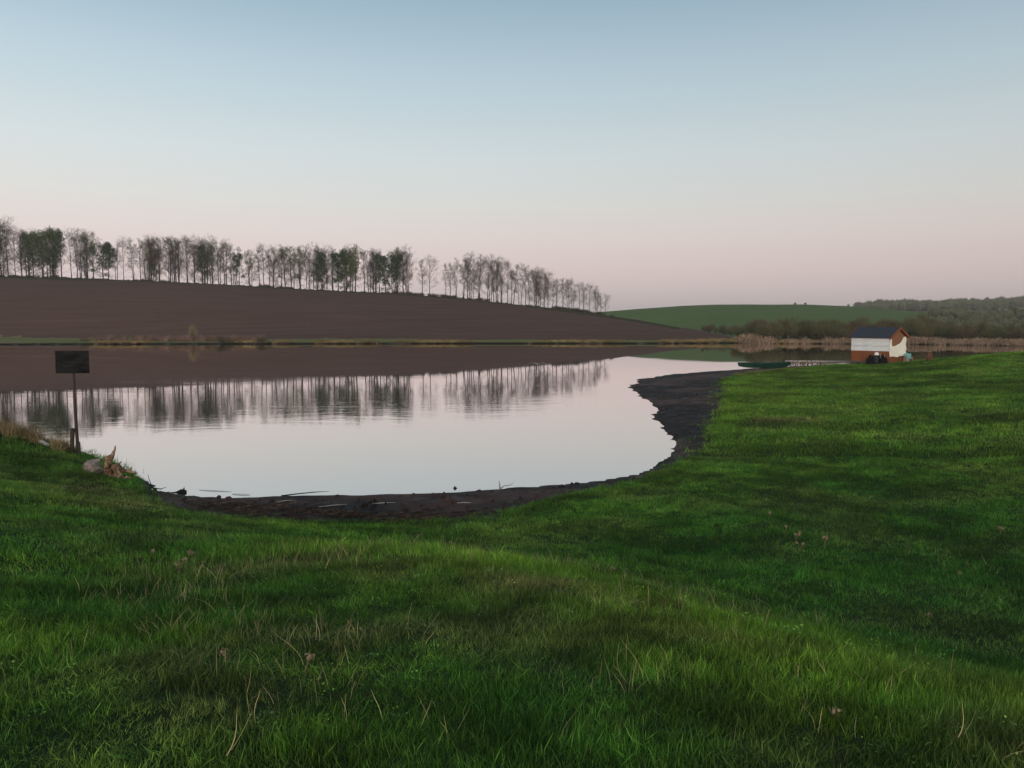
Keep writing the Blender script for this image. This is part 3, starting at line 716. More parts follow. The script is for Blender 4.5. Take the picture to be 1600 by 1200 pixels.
proto('bud1', 6, TW_BUD, LEAF_Y, H=20.0, spread=4.0, clear=0.28, trunks=2, limbs=22, leaf=600, leafsize=0.13, low=6)
proto('yel0', 13, TW_BUD, LEAF_Y, H=20.0, spread=5.4, clear=0.16, limbs=22, leaf=1500, leafsize=0.17, low=8)
proto('leaf0', 7, TW_BUD, LEAF_G, H=18.0, spread=7.2, clear=0.18, limbs=24, leaf=4200, leafsize=0.2, low=5)
proto('leaf1', 8, TW_BUD, LEAF_D, H=18.0, spread=6.8, clear=0.18, trunks=2, limbs=28, leaf=5400, leafsize=0.2, low=6)
proto('leaf2', 9, TW_BUD, LEAF_D, H=18.0, spread=3.8, clear=0.24, limbs=18, leaf=2600, leafsize=0.18, low=6)
DESC = {'bare': 'leafless grey tree', 'bud': 'budding thinly leaved tree', 'yel': 'yellow green young leaved tree', 'leaf': 'green leaved tree'}
def plant(key, x, y, z, height, rz, wide, label, group, cat='tree', name=None):
    tm, cm, nm, H = PROTO[key]
    r = thing(name or nm, label, cat, (x, y, z - 0.15), rz, group); s = height / H; r.scale = (s * wide, s * wide, s)
    link('trunk', tm, r); link('crown', cm, r); return r
TOPX = [0, 19, 45, 80, 120, 150, 168, 200, 240, 280, 310, 350, 385, 400, 440, 480, 500, 540, 580, 620, 637, 655, 672, 690, 711, 740, 780, 812, 840, 870, 900, 925, 944]
TOPY = [352, 350, 362, 359, 363, 366, 374, 374, 376, 373, 375, 379, 388, 388, 386, 386, 387, 388, 391, 389, 392, 405, 407, 410, 406, 403, 409, 419, 424, 434, 440, 445, 462]
ROW = [(-14, 'bare0'), (2, 'bare3'), (9, 'bare1'), (19, 'bare0'), (40, 'bare3'), (58, 'leaf0'), (72, 'leaf0'), (80, 'bare1'), (89, 'leaf0'), (102, 'bare3'), (117, 'bare0'), (133, 'bare2'),
       (151, 'bud0'), (166, 'leaf1'), (175, 'leaf2'), (187, 'bud1'), (198, 'bare0'), (215, 'bud1'), (224, 'bare3'), (233, 'bare2'), (241, 'bare0'), (253, 'bare3'), (268, 'bare1'), (276, 'bare4'), (284, 'bare3'), (297, 'bare1'), (308, 'bare0'),
       (320, 'leaf2'), (327, 'bud0'), (335, 'bare3'), (346, 'bud1'), (357, 'bud0'), (369, 'bud1'), (377, 'leaf2'), (392, 'bud0'), (410, 'bud1'), (415, 'bare1'), (424, 'bare3'), (430, 'bare0'), (441, 'bare2'),
       (448, 'yel0'), (457, 'bud0'), (471, 'yel0'), (483, 'bare4'), (499, 'leaf2'), (506, 'leaf2'), (522, 'bare3'), (530, 'leaf2'), (541, 'leaf1'), (550, 'bud1'), (557, 'yel0'), (571, 'bare3'), (577, 'bare1'), (585, 'bare3'), (594, 'leaf2'), (603, 'leaf2'),
       (616, 'leaf1'), (624, 'bud1'), (631, 'bare3'), (638, 'bare4'), (661, 'bare3'), (672, 'bare0'), (697, 'bare3'), (704, 'bare3'), (712, 'bare2'), (723, 'bud1'), (731, 'bare3'), (738, 'bare4'), (748, 'bare2'), (766, 'bare4'), (772, 'bare1'), (778, 'bare3'), (784, 'bare0'),
       (793, 'bare1'), (800, 'bud1'), (812, 'bare4'), (821, 'bare3'), (836, 'bare4'), (844, 'bare0'), (856, 'bare3'), (863, 'bare1'), (870, 'bare2'), (879, 'bare3'), (889, 'bare1'), (894, 'bare4'), (905, 'bare0'), (911, 'bare2'), (920, 'bare0'), (931, 'bare2'), (938, 'bare3'), (945, 'bare0')]
def section(px):
    return ('at the far left end' if px < 110 else 'left of the yellow green trees' if px < 440 else 'in the middle stretch' if px < 650 else 'right of the gap' if px < 830 else 'at the low right end')
SPECIAL = {19: 'tall broad leafless tree rising highest at the far left of the row', 72: 'middle one of three green trees near the left end of the row',
           58: 'leftmost of three green trees near the left end of the row', 89: 'rightmost of three green trees near the left end of the row',
           166: 'dark round leafy tree with two trunks, second green clump from the left', 448: 'yellow green tree with low spreading branches in mid row', 471: 'tall yellow green tree just right of the low spreading one',
           672: 'lone leafless tree standing in the gap of the row', 638: 'broad leafless tree left of the gap in the row', 945: 'small last tree at the low right end of the row',
           616: 'dark green leafy tree with two trunks left of the gap', 541: 'dark leafy tree with two trunks in the middle of the row', 541.5: ''}
def crest_xy(px, dY=0.0):
    u = u_of(px); D = float(cr_d(u)) + dY; return u * D, D
ORD = 'first second third fourth fifth sixth seventh eighth ninth tenth eleventh twelfth thirteenth fourteenth fifteenth sixteenth seventeenth eighteenth nineteenth twentieth'.split()
ANCH = [(-99, 'left edge'), (19, 'tall broad tree'), (89, 'three green trees'), (166, 'dark round leafy tree'), (284, 'middle of the left half'), (448, 'low spreading yellow green tree'), (541, 'dark leafy middle tree'), (672, 'lone gap tree')]
def row_label(px, d):
    xs = sorted(p for p, _ in ROW)
    if px > 800:
        n = sum(1 for p in xs if px < p <= 945); return f"{d}, {ORD[min(n, 19)]} front tree left of the small end tree" if n else d
    if 275 < px < 448:
        n = sum(1 for p in xs if px < p < 448); return f"{d}, {ORD[min(n, 19)]} front tree left of the low yellow green tree"
    a = [q for q in ANCH if q[0] < px and q[0] != 284][-1]; n = sum(1 for p in xs if a[0] < p < px)
    return f"{d}, {ORD[min(n, 19)]} front tree right of the {a[1]}"
for px, key in ROW:
    dy_ = random.uniform(-3, 4); x, Y = crest_xy(px, dy_); z = gz(x, Y)
    top = np.interp(px, TOPX, TOPY) + random.uniform(-1, 7)
    if key.startswith('leaf'): top += 8 if px < 200 else 10
    if px in (19, 672, 638, 740, 738, 945): top = np.interp(px, TOPX, TOPY)
    zt = at_depth(px, top, Y)[2]; h = max(6, zt - z)
    kd = key.rstrip('0123456789')
    lab = SPECIAL.get(px) or row_label(px, DESC[kd])
    plant(key, x, Y, z, h, random.uniform(0, 6.28), random.uniform(0.85, 1.1) * (1.15 if px == 19 else 1), lab, 'row of trees along the crest of the ploughed field')
for i in range(84):
    px = random.uniform(-10, 935)
    if 642 < px < 695: continue
    x, Y = crest_xy(px, random.uniform(9, 26)); z = gz(x, Y); top = np.interp(px, TOPX, TOPY) + random.uniform(0, 12)
    h = max(6, at_depth(px, top, Y)[2] - z)
    key = random.choice(['bare1', 'bare3', 'bare0', 'bud0', 'bare3', 'bud1'] if px < 640 else ['bare1', 'bare3', 'bare0'])
    plant(key, x, Y, z, h, random.uniform(0, 6.28), random.uniform(0.8, 1.05), f"{DESC[key.rstrip('0123456789')]} in the second row, {section(px)}", 'second row of trees behind the crest')

# low scrub under the trees on the crest
HEDGE = twig_mat('scrub_twigs', (0.075, 0.066, 0.045), 0.4)
def bush_mesh(seed, R, H, n, w, mats, l0=0.6, l1=1.3, leaf=0, leafsize=0.1):
    r = random.Random(seed); M = MB()
    blobs = [(r.uniform(-R * .55, R * .55), r.uniform(-R * .55, R * .55), H * r.uniform(.35, .68), r.uniform(.3, .5)) for _ in range(9)]
    for k in range(26):
        b = r.choice(blobs); e = Vector((b[0] + r.gauss(0, R * .15), b[1] + r.gauss(0, R * .15), b[2] * r.uniform(0.9, 1.35))); s = Vector((r.gauss(0, R * .13), r.gauss(0, R * .13), -0.2))
        mdl = s.lerp(e, 0.5) + Vector((r.gauss(0, .2), r.gauss(0, .2), 0.2)); M.tube([s, mdl, e], [0.05 * H / 5, 0.035 * H / 5, 0.012], 4, 0, False)
    for i in range(n):
        b = r.choice(blobs); d = Vector((r.gauss(0, 1), r.gauss(0, 1), r.gauss(0, 1))).normalized(); q = r.random() ** 0.45
        p = Vector((b[0] + d.x * R * b[3] * q, b[1] + d.y * R * b[3] * q, b[2] + d.z * H * b[3] * q * 0.85))
        if p.z < 0.1: p.z = r.uniform(0.1, 0.8)
        dd = (d * 0.7 + Vector((r.gauss(0, .4), r.gauss(0, .4), 0.75))).normalized(); e = p + dd * r.uniform(l0, l1); s = rand_perp(dd, r) * w / 2
        M.add([p - s, p + s, e], [(0, 1, 2)], 1)
    for i in range(leaf):
        b = r.choice(blobs); d = Vector((r.gauss(0, 1), r.gauss(0, 1), r.gauss(0, 1))).normalized(); q = r.random() ** 0.4
        p = Vector((b[0] + d.x * R * b[3] * q, b[1] + d.y * R * b[3] * q, max(0.2, b[2] + d.z * H * b[3] * q))); s1 = rand_perp(d, r); s2 = d.cross(s1); l = leafsize
        M.add([p - s1 * l, p + s2 * l, p + s1 * l, p - s2 * l], [(0, 1, 2, 3)], 1)
    return M
hb = [mesh_from('scrub', *(lambda M: (M.V, M.F, [BARK, HEDGE], M.M))(bush_mesh(200 + s, 1.6, 1.6, 380, 0.06, None, 0.4, 0.9))) for s in range(3)]
pts = []
for i in range(520):
    px = random.uniform(-40, 960); x, Y = crest_xy(px, random.uniform(-6, 5)); pts.append((x, Y))
pts = np.array(pts); z = ground(pts[:, 0], pts[:, 1])[0]; n = len(pts); s = RNG.uniform(0.35, 1.15, n) * np.where(fbm(pts[:, 0], pts[:, 1], 25, 71, 2) > 0.5, 1.15, 0.6)
scatter('crest_scrub', np.stack([pts[:, 0], pts[:, 1], z - 0.35], 1), np.stack([np.zeros(n), np.zeros(n), RNG.uniform(0, 6.28, n)], 1), np.stack([s * .8, s * .8, s * .75], 1),
        np.ones((n, 3)), RNG.integers(0, 3, n), hb, 'low brown scrub and rough grass under the trees on the crest')

# willows behind the reeds
WP = {}
for i, (wm, R, H, nn) in enumerate([(WILLOW, 4.4, 6.4, 3600), (WILLOW2, 3.8, 5.4, 3200), (WILLOW3, 4.8, 6.0, 3600), (WILLOW, 3.4, 6.8, 3000), (WILLOW2, 5.0, 5.6, 3800)]):
    M = bush_mesh(300 + i, R, H, nn, 0.055, None, 0.5, 1.3, leaf=700, leafsize=0.10)
    st_i = [k for k, m in enumerate(M.M) if m == 0]; cr_i = [k for k, m in enumerate(M.M) if m == 1]
    WP[i] = (mesh_from('stems', M.V, [M.F[k] for k in st_i], [BARK]), mesh_from('crown', M.V, [M.F[k] for k in cr_i], [wm]), H)
WD = ['olive', 'grey green', 'brown', 'tall olive', 'wide grey green']
def willow(k, px, top, Y, label, wide=1.0, name='willow_bush', cat='bush', group='willow bushes behind the reeds'):
    x = u_of(px) * Y; z = gz(x, Y); zt = at_depth(px, top, Y)[2]; h = max(1.5, zt - z)
    r = thing(name, label, cat, (x, Y, z), random.uniform(0, 6.28), group); s = h / WP[k][2] / 1.0; r.scale = (s * wide, s * wide, s)
    link('stems', WP[k][0], r); link('crown', WP[k][1], r); return r
def near_what(px):
    return ('by the ploughed field' if px < 1150 else 'above the reed clump' if px < 1215 else 'left of the hut' if px < 1320 else
            'behind the hut' if px < 1425 else 'right of the hut' if px < 1520 else 'near the right edge')
USED = {}
def uniq_w(l):
    n = USED.get(l, 0); USED[l] = n + 1
    return l if n == 0 else l + (' (middle one)' if n == 1 else ' (right one)')
WTX = [1080, 1100, 1125, 1140, 1160, 1190, 1225, 1260, 1290, 1330, 1400, 1440, 1470, 1500, 1540, 1600, 1700]
WTY = [512, 507, 506, 512, 505, 497, 495, 494.5, 497, 496, 498, 496, 505, 503, 504, 505, 503]
for row, (Y0, off, step) in enumerate([(3, 7, 26), (8, 2.5, 23), (15, 0, 21)]):
    px = 1190 if row == 0 else 1095
    while px < 1650:
        jx = px + random.uniform(-6, 6); k = random.randrange(5)
        Yw = float(far_shore(u_of(min(jx, 1600)))) + Y0 + random.uniform(0, 5) + (45 if jx < 1150 else 0)
        top = np.interp(jx, WTX, WTY) + off + random.uniform(-1.5, 4.5)
        wl = uniq_w(f"{WD[k]} willow bush in the {['front', 'middle', 'back'][row]} rank {near_what(jx)}"); willow(k, jx, top, Yw, wl, random.uniform(0.9, 1.25))
        px += step * random.uniform(0.75, 1.2)
willow(3, 1440, 489.5, 232, 'tallest brown grey willow rising above the others right of the hut', 0.95)
willow(2, 1105, 506, 260, 'dark round bush just past the end of the ploughed field', 1.25)
bm_ = bush_mesh(333, 3.4, 6.2, 1300, 0.05, None, 0.7, 1.6)
WP[9] = (mesh_from('stems', bm_.V, [f for f, m in zip(bm_.F, bm_.M) if m == 0], [BARK]), mesh_from('crown', bm_.V, [f for f, m in zip(bm_.F, bm_.M) if m == 1], [twig_mat('dry_tan_twigs', (0.24, 0.20, 0.11), .4)]), 6.2)
willow(9, 302, 506, 172, 'pale olive bush standing alone on the far bank below the row of trees', 0.55, name='bush', group=None)
willow(2, 350, 524.5, 161, 'small dark bush at the water edge of the far bank, left one of two', 1.3, name='bush', group='dark bushes on the far bank')
willow(2, 410, 526.5, 161, 'small dark bush at the water edge of the far bank, right one of two', 1.1, name='bush', group='dark bushes on the far bank')

# woods on the far ridge (one mass) and a few single trees on the skyline
FTW = twig_mat('distant_crowns', (0.165, 0.175, 0.12), 0.3); FTG = twig_mat('distant_green_crowns', (0.13, 0.155, 0.09), 0.3)
ft = []
for s, mm in ((0, FTW), (1, FTG), (2, FTW), (3, FTW)):
    M = bush_mesh(400 + s, 4.5, 10, 1100, 0.30, None, 0.8, 2.0); ft.append(mesh_from('distant_tree', M.V, M.F, [BARK, mm], M.M))
P_ = []
for i in range(2600):
    px = random.uniform(1335, 1660)
    if random.random() < 0.55: Y = random.uniform(790, 900); keep = 1
    else: Y = random.uniform(270, 395); keep = px > 1440 and random.random() < sstep(1420, 1520, px) * (1 if Y > 320 else .5)
    if px < 1440 and Y > 700 and random.random() < 0.3: continue
    if keep: P_.append((u_of(px) * Y, Y))
P_ = np.array(P_); z = ground(P_[:, 0], P_[:, 1])[0]; n = len(P_); s = RNG.uniform(0.55, 1.2, n) * np.where(P_[:, 1] > 700, 0.85, 0.34) * (0.7 + 0.6 * fbm(P_[:, 0], P_[:, 1], 18, 5, 2))
scatter('distant_wood', np.stack([P_[:, 0], P_[:, 1], z - 0.3], 1), np.stack([np.zeros(n), np.zeros(n), RNG.uniform(0, 6.28, n)], 1), np.stack([s, s, s], 1),
        np.ones((n, 3)), RNG.integers(0, 4, n), ft, 'hazy far-off wood covering the ridge on the right')
for px, top, lab in ((1240, 473, 'tiny tree on the skyline of the green hill, left one'), (1256, 472.5, 'tiny tree on the skyline of the green hill, second from left'),
                     (1323, 474, 'tiny tree on the skyline of the green hill above the hut')):
    Y = 382.0; x = u_of(px) * Y; z = gz(x, Y); h = at_depth(px, top, Y)[2] - z
    o = link('skyline_tree', ft[0]); o.location = (x, Y, z - .3); s = max(0.12, h / 12.5); o.scale = (s * 1.5, s * 1.5, s); tag(o, lab, 'tree', 'trees on the skyline of the green hill')

# ------------------------------------------------------------------ objects near the hut
WOOD_BR = simple('orange_brown_boards', (0.17, 0.055, 0.024), (0.26, 0.095, 0.042), 3, 0.8, 0.2, 0.01, (0.6, 6, 6))
WOOD_OR = simple('ochre_boards', (0.21, 0.10, 0.055), (0.30, 0.15, 0.082), 3, 0.8, 0.2, 0.01, (1, 6, 6))
WOOD_PALE = simple('weathered_pale_wood', (0.28, 0.25, 0.22), (0.52, 0.47, 0.42), 5, 0.9, 0.3, 0.01, (1, 5, 5))
WOOD_GREY = simple('weathered_grey_wood', (0.07, 0.06, 0.05), (0.16, 0.14, 0.12), 5, 0.9, 0.4, 0.01, (4, 4, 1))
WHITE = simple('white_siding', (0.58, 0.60, 0.62), (0.80, 0.81, 0.80), 2, 0.5, 0.05, 0.005, (1, 4, 4))
CLOTH = simple('cream_sheet', (0.84, 0.81, 0.70), (0.90, 0.88, 0.78), 2.5, 0.8, 0.3, 0.03)
SHING = simple('dark_blue_shingles', (0.028, 0.034, 0.045), (0.06, 0.07, 0.088), 9, 0.85, 0.4, 0.01)
DARK = simple('dark_fabric', (0.009, 0.009, 0.010), (0.02, 0.02, 0.022), 5, 0.95, 0.4, 0.03, spec=0.02)
BLACKP = simple('black_plastic', (0.010, 0.011, 0.014), (0.022, 0.024, 0.03), 4, 0.5, 0.1, 0.01)
WPLAST = simple('white_plastic', (0.72, 0.70, 0.70), (0.82, 0.80, 0.80), 4, 0.5, 0.05, 0.01)
TURQ = simple('turquoise_plastic', (0.16, 0.42, 0.42), (0.22, 0.50, 0.50), 4, 0.5, 0.05, 0.01)
BOATG = simple('dark_green_paint', (0.006, 0.030, 0.022), (0.012, 0.052, 0.038), 3, 0.6, 0.15, 0.01)

def hut():
    L, Wd, Z0, EV, RG = 3.5, 2.5, 0.18, 2.36, 3.08
    corner = at_depth(1389, 567, 65.6); bx, by = corner[0], corner[1]
    az_ = math.atan2(bx, by); ang = -az_ - math.radians(30); g = gz(bx, by)
    h = thing('lake_hut', 'small wooden hut with dark roof, white upper siding and a cream sheet over its gable', 'hut', (bx, by, g - 0.02), ang)
    # local: x along the long wall (0 at near corner, -L at the far left), y depth, z up
    mb = MB(); mb.box(-L + .06, -.06, .06, Wd - .06, Z0, EV - .02); mb.build('wall_core', WOOD_BR, h)
    mb = MB(); mb.box(-L, 0, 0, Wd, Z0 - .12, Z0 - .003); mb.build('floor_frame', WOOD_GREY, h)
    for px_, py_ in ((-L + .3, .3), (-L / 2, .3), (-.3, .3), (-L + .3, Wd - .3), (-.3, Wd - .3)):
        mb = MB(); mb.box(px_ - .14, px_ + .14, py_ - .14, py_ + .14, -.3, Z0 - .123); mb.build('footing', WOOD_GREY, h)
    base = mesh_from('board', *(lambda M: (M.V, M.F, [WOOD_BR], M.M))((lambda M: (M.box(-L, -.0, 0, .045, 0, .222), M)[1])(MB())))
    for i in range(4):
        o = link('board', base, h); o.location = (0, 0, Z0 + .228 * i + .003)
    wz = Z0 + .90
    base = mesh_from('siding_board', *(lambda M: (M.V, M.F, [WHITE], M.M))((lambda M: (M.box(-L - .02, .01, -.03, .045, 0, .42), M)[1])(MB())))
    for zc in (wz, wz + .435, wz + .858):
        o = link('siding_board', base, h); o.location = (0, 0, zc); o.scale = (1, 1, .985 if zc < wz + .8 else .84)
    # right gable: ochre boards stepped under the rake, left gable the same
    for side, xs in ((0, (-.055, 0)), (1, (-L, -L + .055))):
        z = Z0
        while z < RG - .12:
            z1 = min(z + .27, RG - .05); zt = (z + z1) / 2; k = 0 if zt < EV else (zt - EV) / (RG - EV); y0 = .045 + k * (Wd / 2 - .045); y1 = Wd - k * Wd / 2
            if y1 - y0 > .12:
                mb = MB(); mb.box(xs[0], xs[1], y0, y1, z + .004, z1 - .004); mb.build('gable_board', WOOD_OR if z > .9 else WOOD_BR, h)
            z = z1
    for yy in (.0, Wd - .09):
        mb = MB(); mb.box(.0, .03, yy, yy + .09, Z0, EV - .03); mb.build('corner_trim', WOOD_BR, h)
    # roof: two slabs with courses of shingles, barge boards
    ov, oe = .2, .26; half = Wd / 2; sl = math.atan2(RG - EV, half)
    for s in (1, -1):
        run = (half + oe) / math.cos(sl)
        M = Matrix.Translation((0, half, RG)) @ Matrix.Rotation(math.pi if s == -1 else 0, 4, 'Z') @ Matrix.Rotation(-sl if s == 1 else -sl, 4, 'X')
        mb = MB(); x0, x1 = (-L - ov, ov) if s == 1 else (-ov, L + ov)
        mb.box(x0, x1, 0.0, run, .0, .05, mat=M); mb.build('roof_slab', WOOD_GREY, h)
        nr_ = 7; stp = run / nr_
        for i in range(nr_):
            mb = MB(); Mi = M @ Matrix.Translation((0, run - (i + 1) * stp, .058 )) @ Matrix.Rotation(-.05, 4, 'X')
            mb.box(x0 - .01, x1 + .01, 0, stp * 1.12, .0, .018, mat=Mi); mb.build('shingle_course', SHING, h)
        xe = x1 if s == 1 else x0
        for xa in ((x1 + .012, x1 + .05), (x0 - .05, x0 - .012)):
            mb = MB(); mb.box(xa[0], xa[1], .0, run + .02, -.10, .085, mat=M); mb.build('barge_board', WOOD_BR, h)
    # cream sheet tied over the gable, upper edge hanging in a curve
    nx, nz = 40, 40; V = []; Fc = []
    r = random.Random(5)
    for i in range(nx + 1):
        t = i / nx; y = -.05 + t * (Wd + .03)
        if t < .10: top = EV - .05
        else:
            q = (t - .10) / .90; top = 1.50 + (EV - 1.55) * (1 - math.sqrt(max(0, 1 - min(1, q / .76) ** 2)))
            top = min(top, EV - .05)
            if t < .13: top = EV - .05 - (t - .1) / .03 * (EV - .05 - top)
        bot = .60 + .04 * math.sin(t * 9)
        for j in range(nz + 1):
            v = j / nz; z = bot + (top - bot) * v
            w = .055 + .030 * (float(fbm(y, z * 1.6, .9, 3, 3)) - .5) * 2 + .018 * math.sin(5 * y + 7 * z) * v + .03 * math.sin(9 * (y * .3 + z) + 3 * float(fbm(y, z, .8, 8, 2))) * (1 - v) ** 2
            V.append((w + .012, y, z))
    for i in range(nx):
        for j in range(nz): a = i * (nz + 1) + j; Fc.append((a, a + nz + 1, a + nz + 2, a + 1))
    o = link('sheet', mesh_from('sheet', V, Fc, [CLOTH], None, True), h)
    md = o.modifiers.new('thickness', 'SOLIDIFY'); md.thickness = .006
    tag(o, 'cream sheet hanging over the gable')
    def loc(x, y, z=0.0):
        p = Matrix.Rotation(ang, 4, 'Z') @ Vector((x, y, 0)); X, Y = bx + p.x, by + p.y; return (X, Y, gz(X, Y) + z)
    return loc, ang
hl, hang = hut()

# things around the hut
b = thing('barrel', 'black plastic barrel standing in front of the brown hut wall', 'barrel', hl(-.78, -.6))
mb = MB(); mb.lathe([(.22, 0), (.25, .03), (.265, .2), (.27, .24), (.265, .28), (.27, .5), (.275, .54), (.27, .58), (.25, .74), (.2, .78)], 18); mb.build('body', BLACKP, b, True)
mb = MB(); mb.lathe([(.2, .783), (.21, .80), (.18, .82)], 16); mb.build('lid', BLACKP, b, True)
p = hl(-.78, -.6); b2 = thing('tub', 'round white tub upside down on the black barrel', 'tub', (p[0], p[1], p[2] + .823))
mb = MB(); mb.lathe([(.185, 0), (.19, .03), (.17, .16), (.13, .23), (.05, .26)], 18); mb.build('bowl', WPLAST, b2, True)
mb = MB(); mb.lathe([(.187, .001), (.2, .005), (.2, .022), (.188, .026)], 18); mb.build('rim', WPLAST, b2, True)
def heap(name, label, cat, loc, sx, sy, sz, mat, seed):
    r = random.Random(seed); bm = bmesh.new(); bmesh.ops.create_icosphere(bm, subdivisions=3, radius=1)
    for v in bm.verts:
        k = 1 + .16 * math.sin(4 * v.co.x + seed) * math.cos(5 * v.co.y) + .1 * math.sin(9 * v.co.z + 3 * v.co.x) + r.uniform(-.03, .03)
        v.co = Vector((v.co.x * sx * k, v.co.y * sy * k, max(0, v.co.z + .35) * sz * k * .74))
    me = bpy.data.meshes.new(name); bm.to_mesh(me); bm.free(); me.materials.append(mat)
    for q in me.polygons: q.use_smooth = True
    return tag(link(name, me, None, loc), label, cat)
heap('tarpaulin_heap', 'dark tarpaulin heap left of the black barrel', 'heap', hl(-1.3, -.5), .42, .36, .75, DARK, 3)
heap('bag', 'dark bag slumped right of the black barrel by the hut corner', 'bag', hl(-.25, -.45), .32, .3, .62, DARK, 8)
f = thing('folded_chair', 'folded chair frame leaning between the black barrel and the hut corner', 'chair', hl(-.45, -.28))
for dx in (-.16, .16):
    mb = MB(); mb.tube([(dx - .1, -.2, 0), (dx + .12, .18, .95)], [.018, .018], 6); mb.build('leg', WOOD_PALE, f)
mb = MB(); mb.box(-.16, .16, -.012, .012, .0, .34, mat=Matrix.Translation((.06, .05, .5)) @ Matrix.Rotation(-.35, 4, 'X')); mb.build('seat', DARK, f)
f = thing('wooden_stool', 'small brown wooden stool in front of the cream sheet', 'stool', hl(.4, 1.45), hang)
mb = MB(); mb.box(-.22, .22, -.2, .2, .50, .56); mb.build('seat', WOOD_BR, f)
for sx in (-1, 1):
    for sy in (-1, 1):
        mb = MB(); mb.tube([(sx * .19, sy * .17, 0), (sx * .14, sy * .12, .498)], [.035, .035], 6); mb.build('leg', WOOD_OR, f)
f = thing('jerrycan', 'turquoise jerrycan standing right of the stool at the gable', 'jerrycan', hl(.45, 2.1), hang)
mb = MB(); mb.box(-.2, .2, -.22, .22, .28, .74); o = mb.build('body', TURQ, f); md = o.modifiers.new('round', 'BEVEL'); md.width = .04; md.segments = 3
mb = MB(); mb.tube([(-.1, -.12, .735), (-.1, -.1, .82), (-.1, .08, .82), (-.1, .12, .735)], [.02] * 4, 6); mb.build('handle', TURQ, f)
mb = MB(); mb.lathe([(.05, .738), (.05, .80), (.04, .805)], 10, c=(.1, .1, 0)); mb.build('cap', BLACKP, f)
f = thing('crate', 'low grey wooden crate under the turquoise jerrycan', 'crate', hl(.45, 2.1), hang)
for zc in (.0, .10, .19):
    for yy in (-.26, .24):
        mb = MB(); mb.box(-.26, .26, yy, yy + .02, zc, zc + .08); mb.build('slat', WOOD_PALE, f)
mb = MB(); mb.box(-.26, .26, -.237, .237, .001, .272); mb.build('core', WOOD_GREY, f)
f = thing('stump', 'short brown log stump right of the turquoise jerrycan', 'stump', hl(.45, 2.65))
mb = MB(); mb.lathe([(.19, -.1), (.17, .1), (.165, .42), (.15, .45)], 12); mb.build('log', WOOD_OR, f, True)
x, y, z = at_depth(1452, 563, 63); f = thing('stump', 'upright brown log stump with pale sawn top, alone right of the hut', 'stump', (x, y, gz(x, y)))
zt = at_depth(1452, 549, 63)[2] - gz(x, y)
mb = MB(); mb.lathe([(.25, -.1), (.21, .15), (.2, zt - .04), (.19, zt - .01)], 14); mb.build('log', simple('brown_log', (0.075, 0.035, 0.02), (0.17, 0.085, 0.05), 4, .9, .4, .02), f, True)
mb = MB(); mb.lathe([(.185, zt - .008), (.18, zt + .004)], 14); mb.build('sawn_top', WOOD_PALE, f)

# boat
def boat():
    a = unproj(1156, 574.5, .02); c = unproj(1229, 570, .3); L = math.hypot(c[0] - a[0], c[1] - a[1]); L = 4.7
    ang = math.atan2(c[1] - a[1], c[0] - a[0]) * 0.25; cx, cy = (a[0] + c[0]) / 2, (a[1] + c[1]) / 2 - .2
    b = thing('rowing_boat', 'dark green flat bottomed rowing boat pulled up at the end of the mud', 'boat', (cx, cy, .06), ang)
    b.rotation_euler = (.05, -.015, ang)
    N = 14; outer = []; inner = []
    for i in range(N + 1):
        t = i / N; x = -L / 2 + L * t; e = 1 - abs(2 * t - 1) ** 3.2; w = .22 + .40 * e; wb = .14 + .32 * e; rise = .16 * (2 * t - 1) ** 4; top = .40 + .06 * (2 * t - 1) ** 2; 
        outer.append([(x * (1 + .02), -w, top), (x, -wb, rise), (x, wb, rise), (x * (1 + .02), w, top)])
        inner.append([(x * .985, -w + .035, top), (x * .97, -wb + .03, rise + .04), (x * .97, wb - .03, rise + .04), (x * .985, w - .035, top)])
    V = [p for r in outer for p in r] + [p for r in inner for p in r]; Fc = []; o2 = 4 * (N + 1)
    for i in range(N):
        for k in range(3):
            a_ = i * 4 + k; Fc.append((a_, a_ + 4, a_ + 5, a_ + 1)); Fc.append((o2 + a_, o2 + a_ + 1, o2 + a_ + 5, o2 + a_ + 4))
        for k in (0, 3): a_ = i * 4 + k; Fc.append((a_, o2 + a_, o2 + a_ + 4, a_ + 4))
    for i in (0, N):
        a_ = i * 4; Fc.append((a_, a_ + 1, a_ + 2, a_ + 3)); Fc.append((o2 + a_, o2 + a_ + 3, o2 + a_ + 2, o2 + a_ + 1)); Fc.append((a_, a_ + 3, o2 + a_ + 3, o2 + a_))
    link('hull', mesh_from('hull', V, Fc, [BOATG]), b)
    for xs in (-1.3, 0, 1.3):
        mb = MB(); mb.box(xs - .14, xs + .14, -.52, .52, .30, .33); mb.build('bench', BOATG, b)
    for s in (-1, 1):
        mb = MB(); P = []
        for i in range(N + 1):
            t = i / N; e = 1 - abs(2 * t - 1) ** 3.2; P.append(((-L / 2 + L * t) * 1.02, s * (.235 + .40 * e), .40 + .06 * (2 * t - 1) ** 2))
        mb.tube(P, [.022] * len(P), 5); mb.build('gunwale', BOATG, b)
boat()

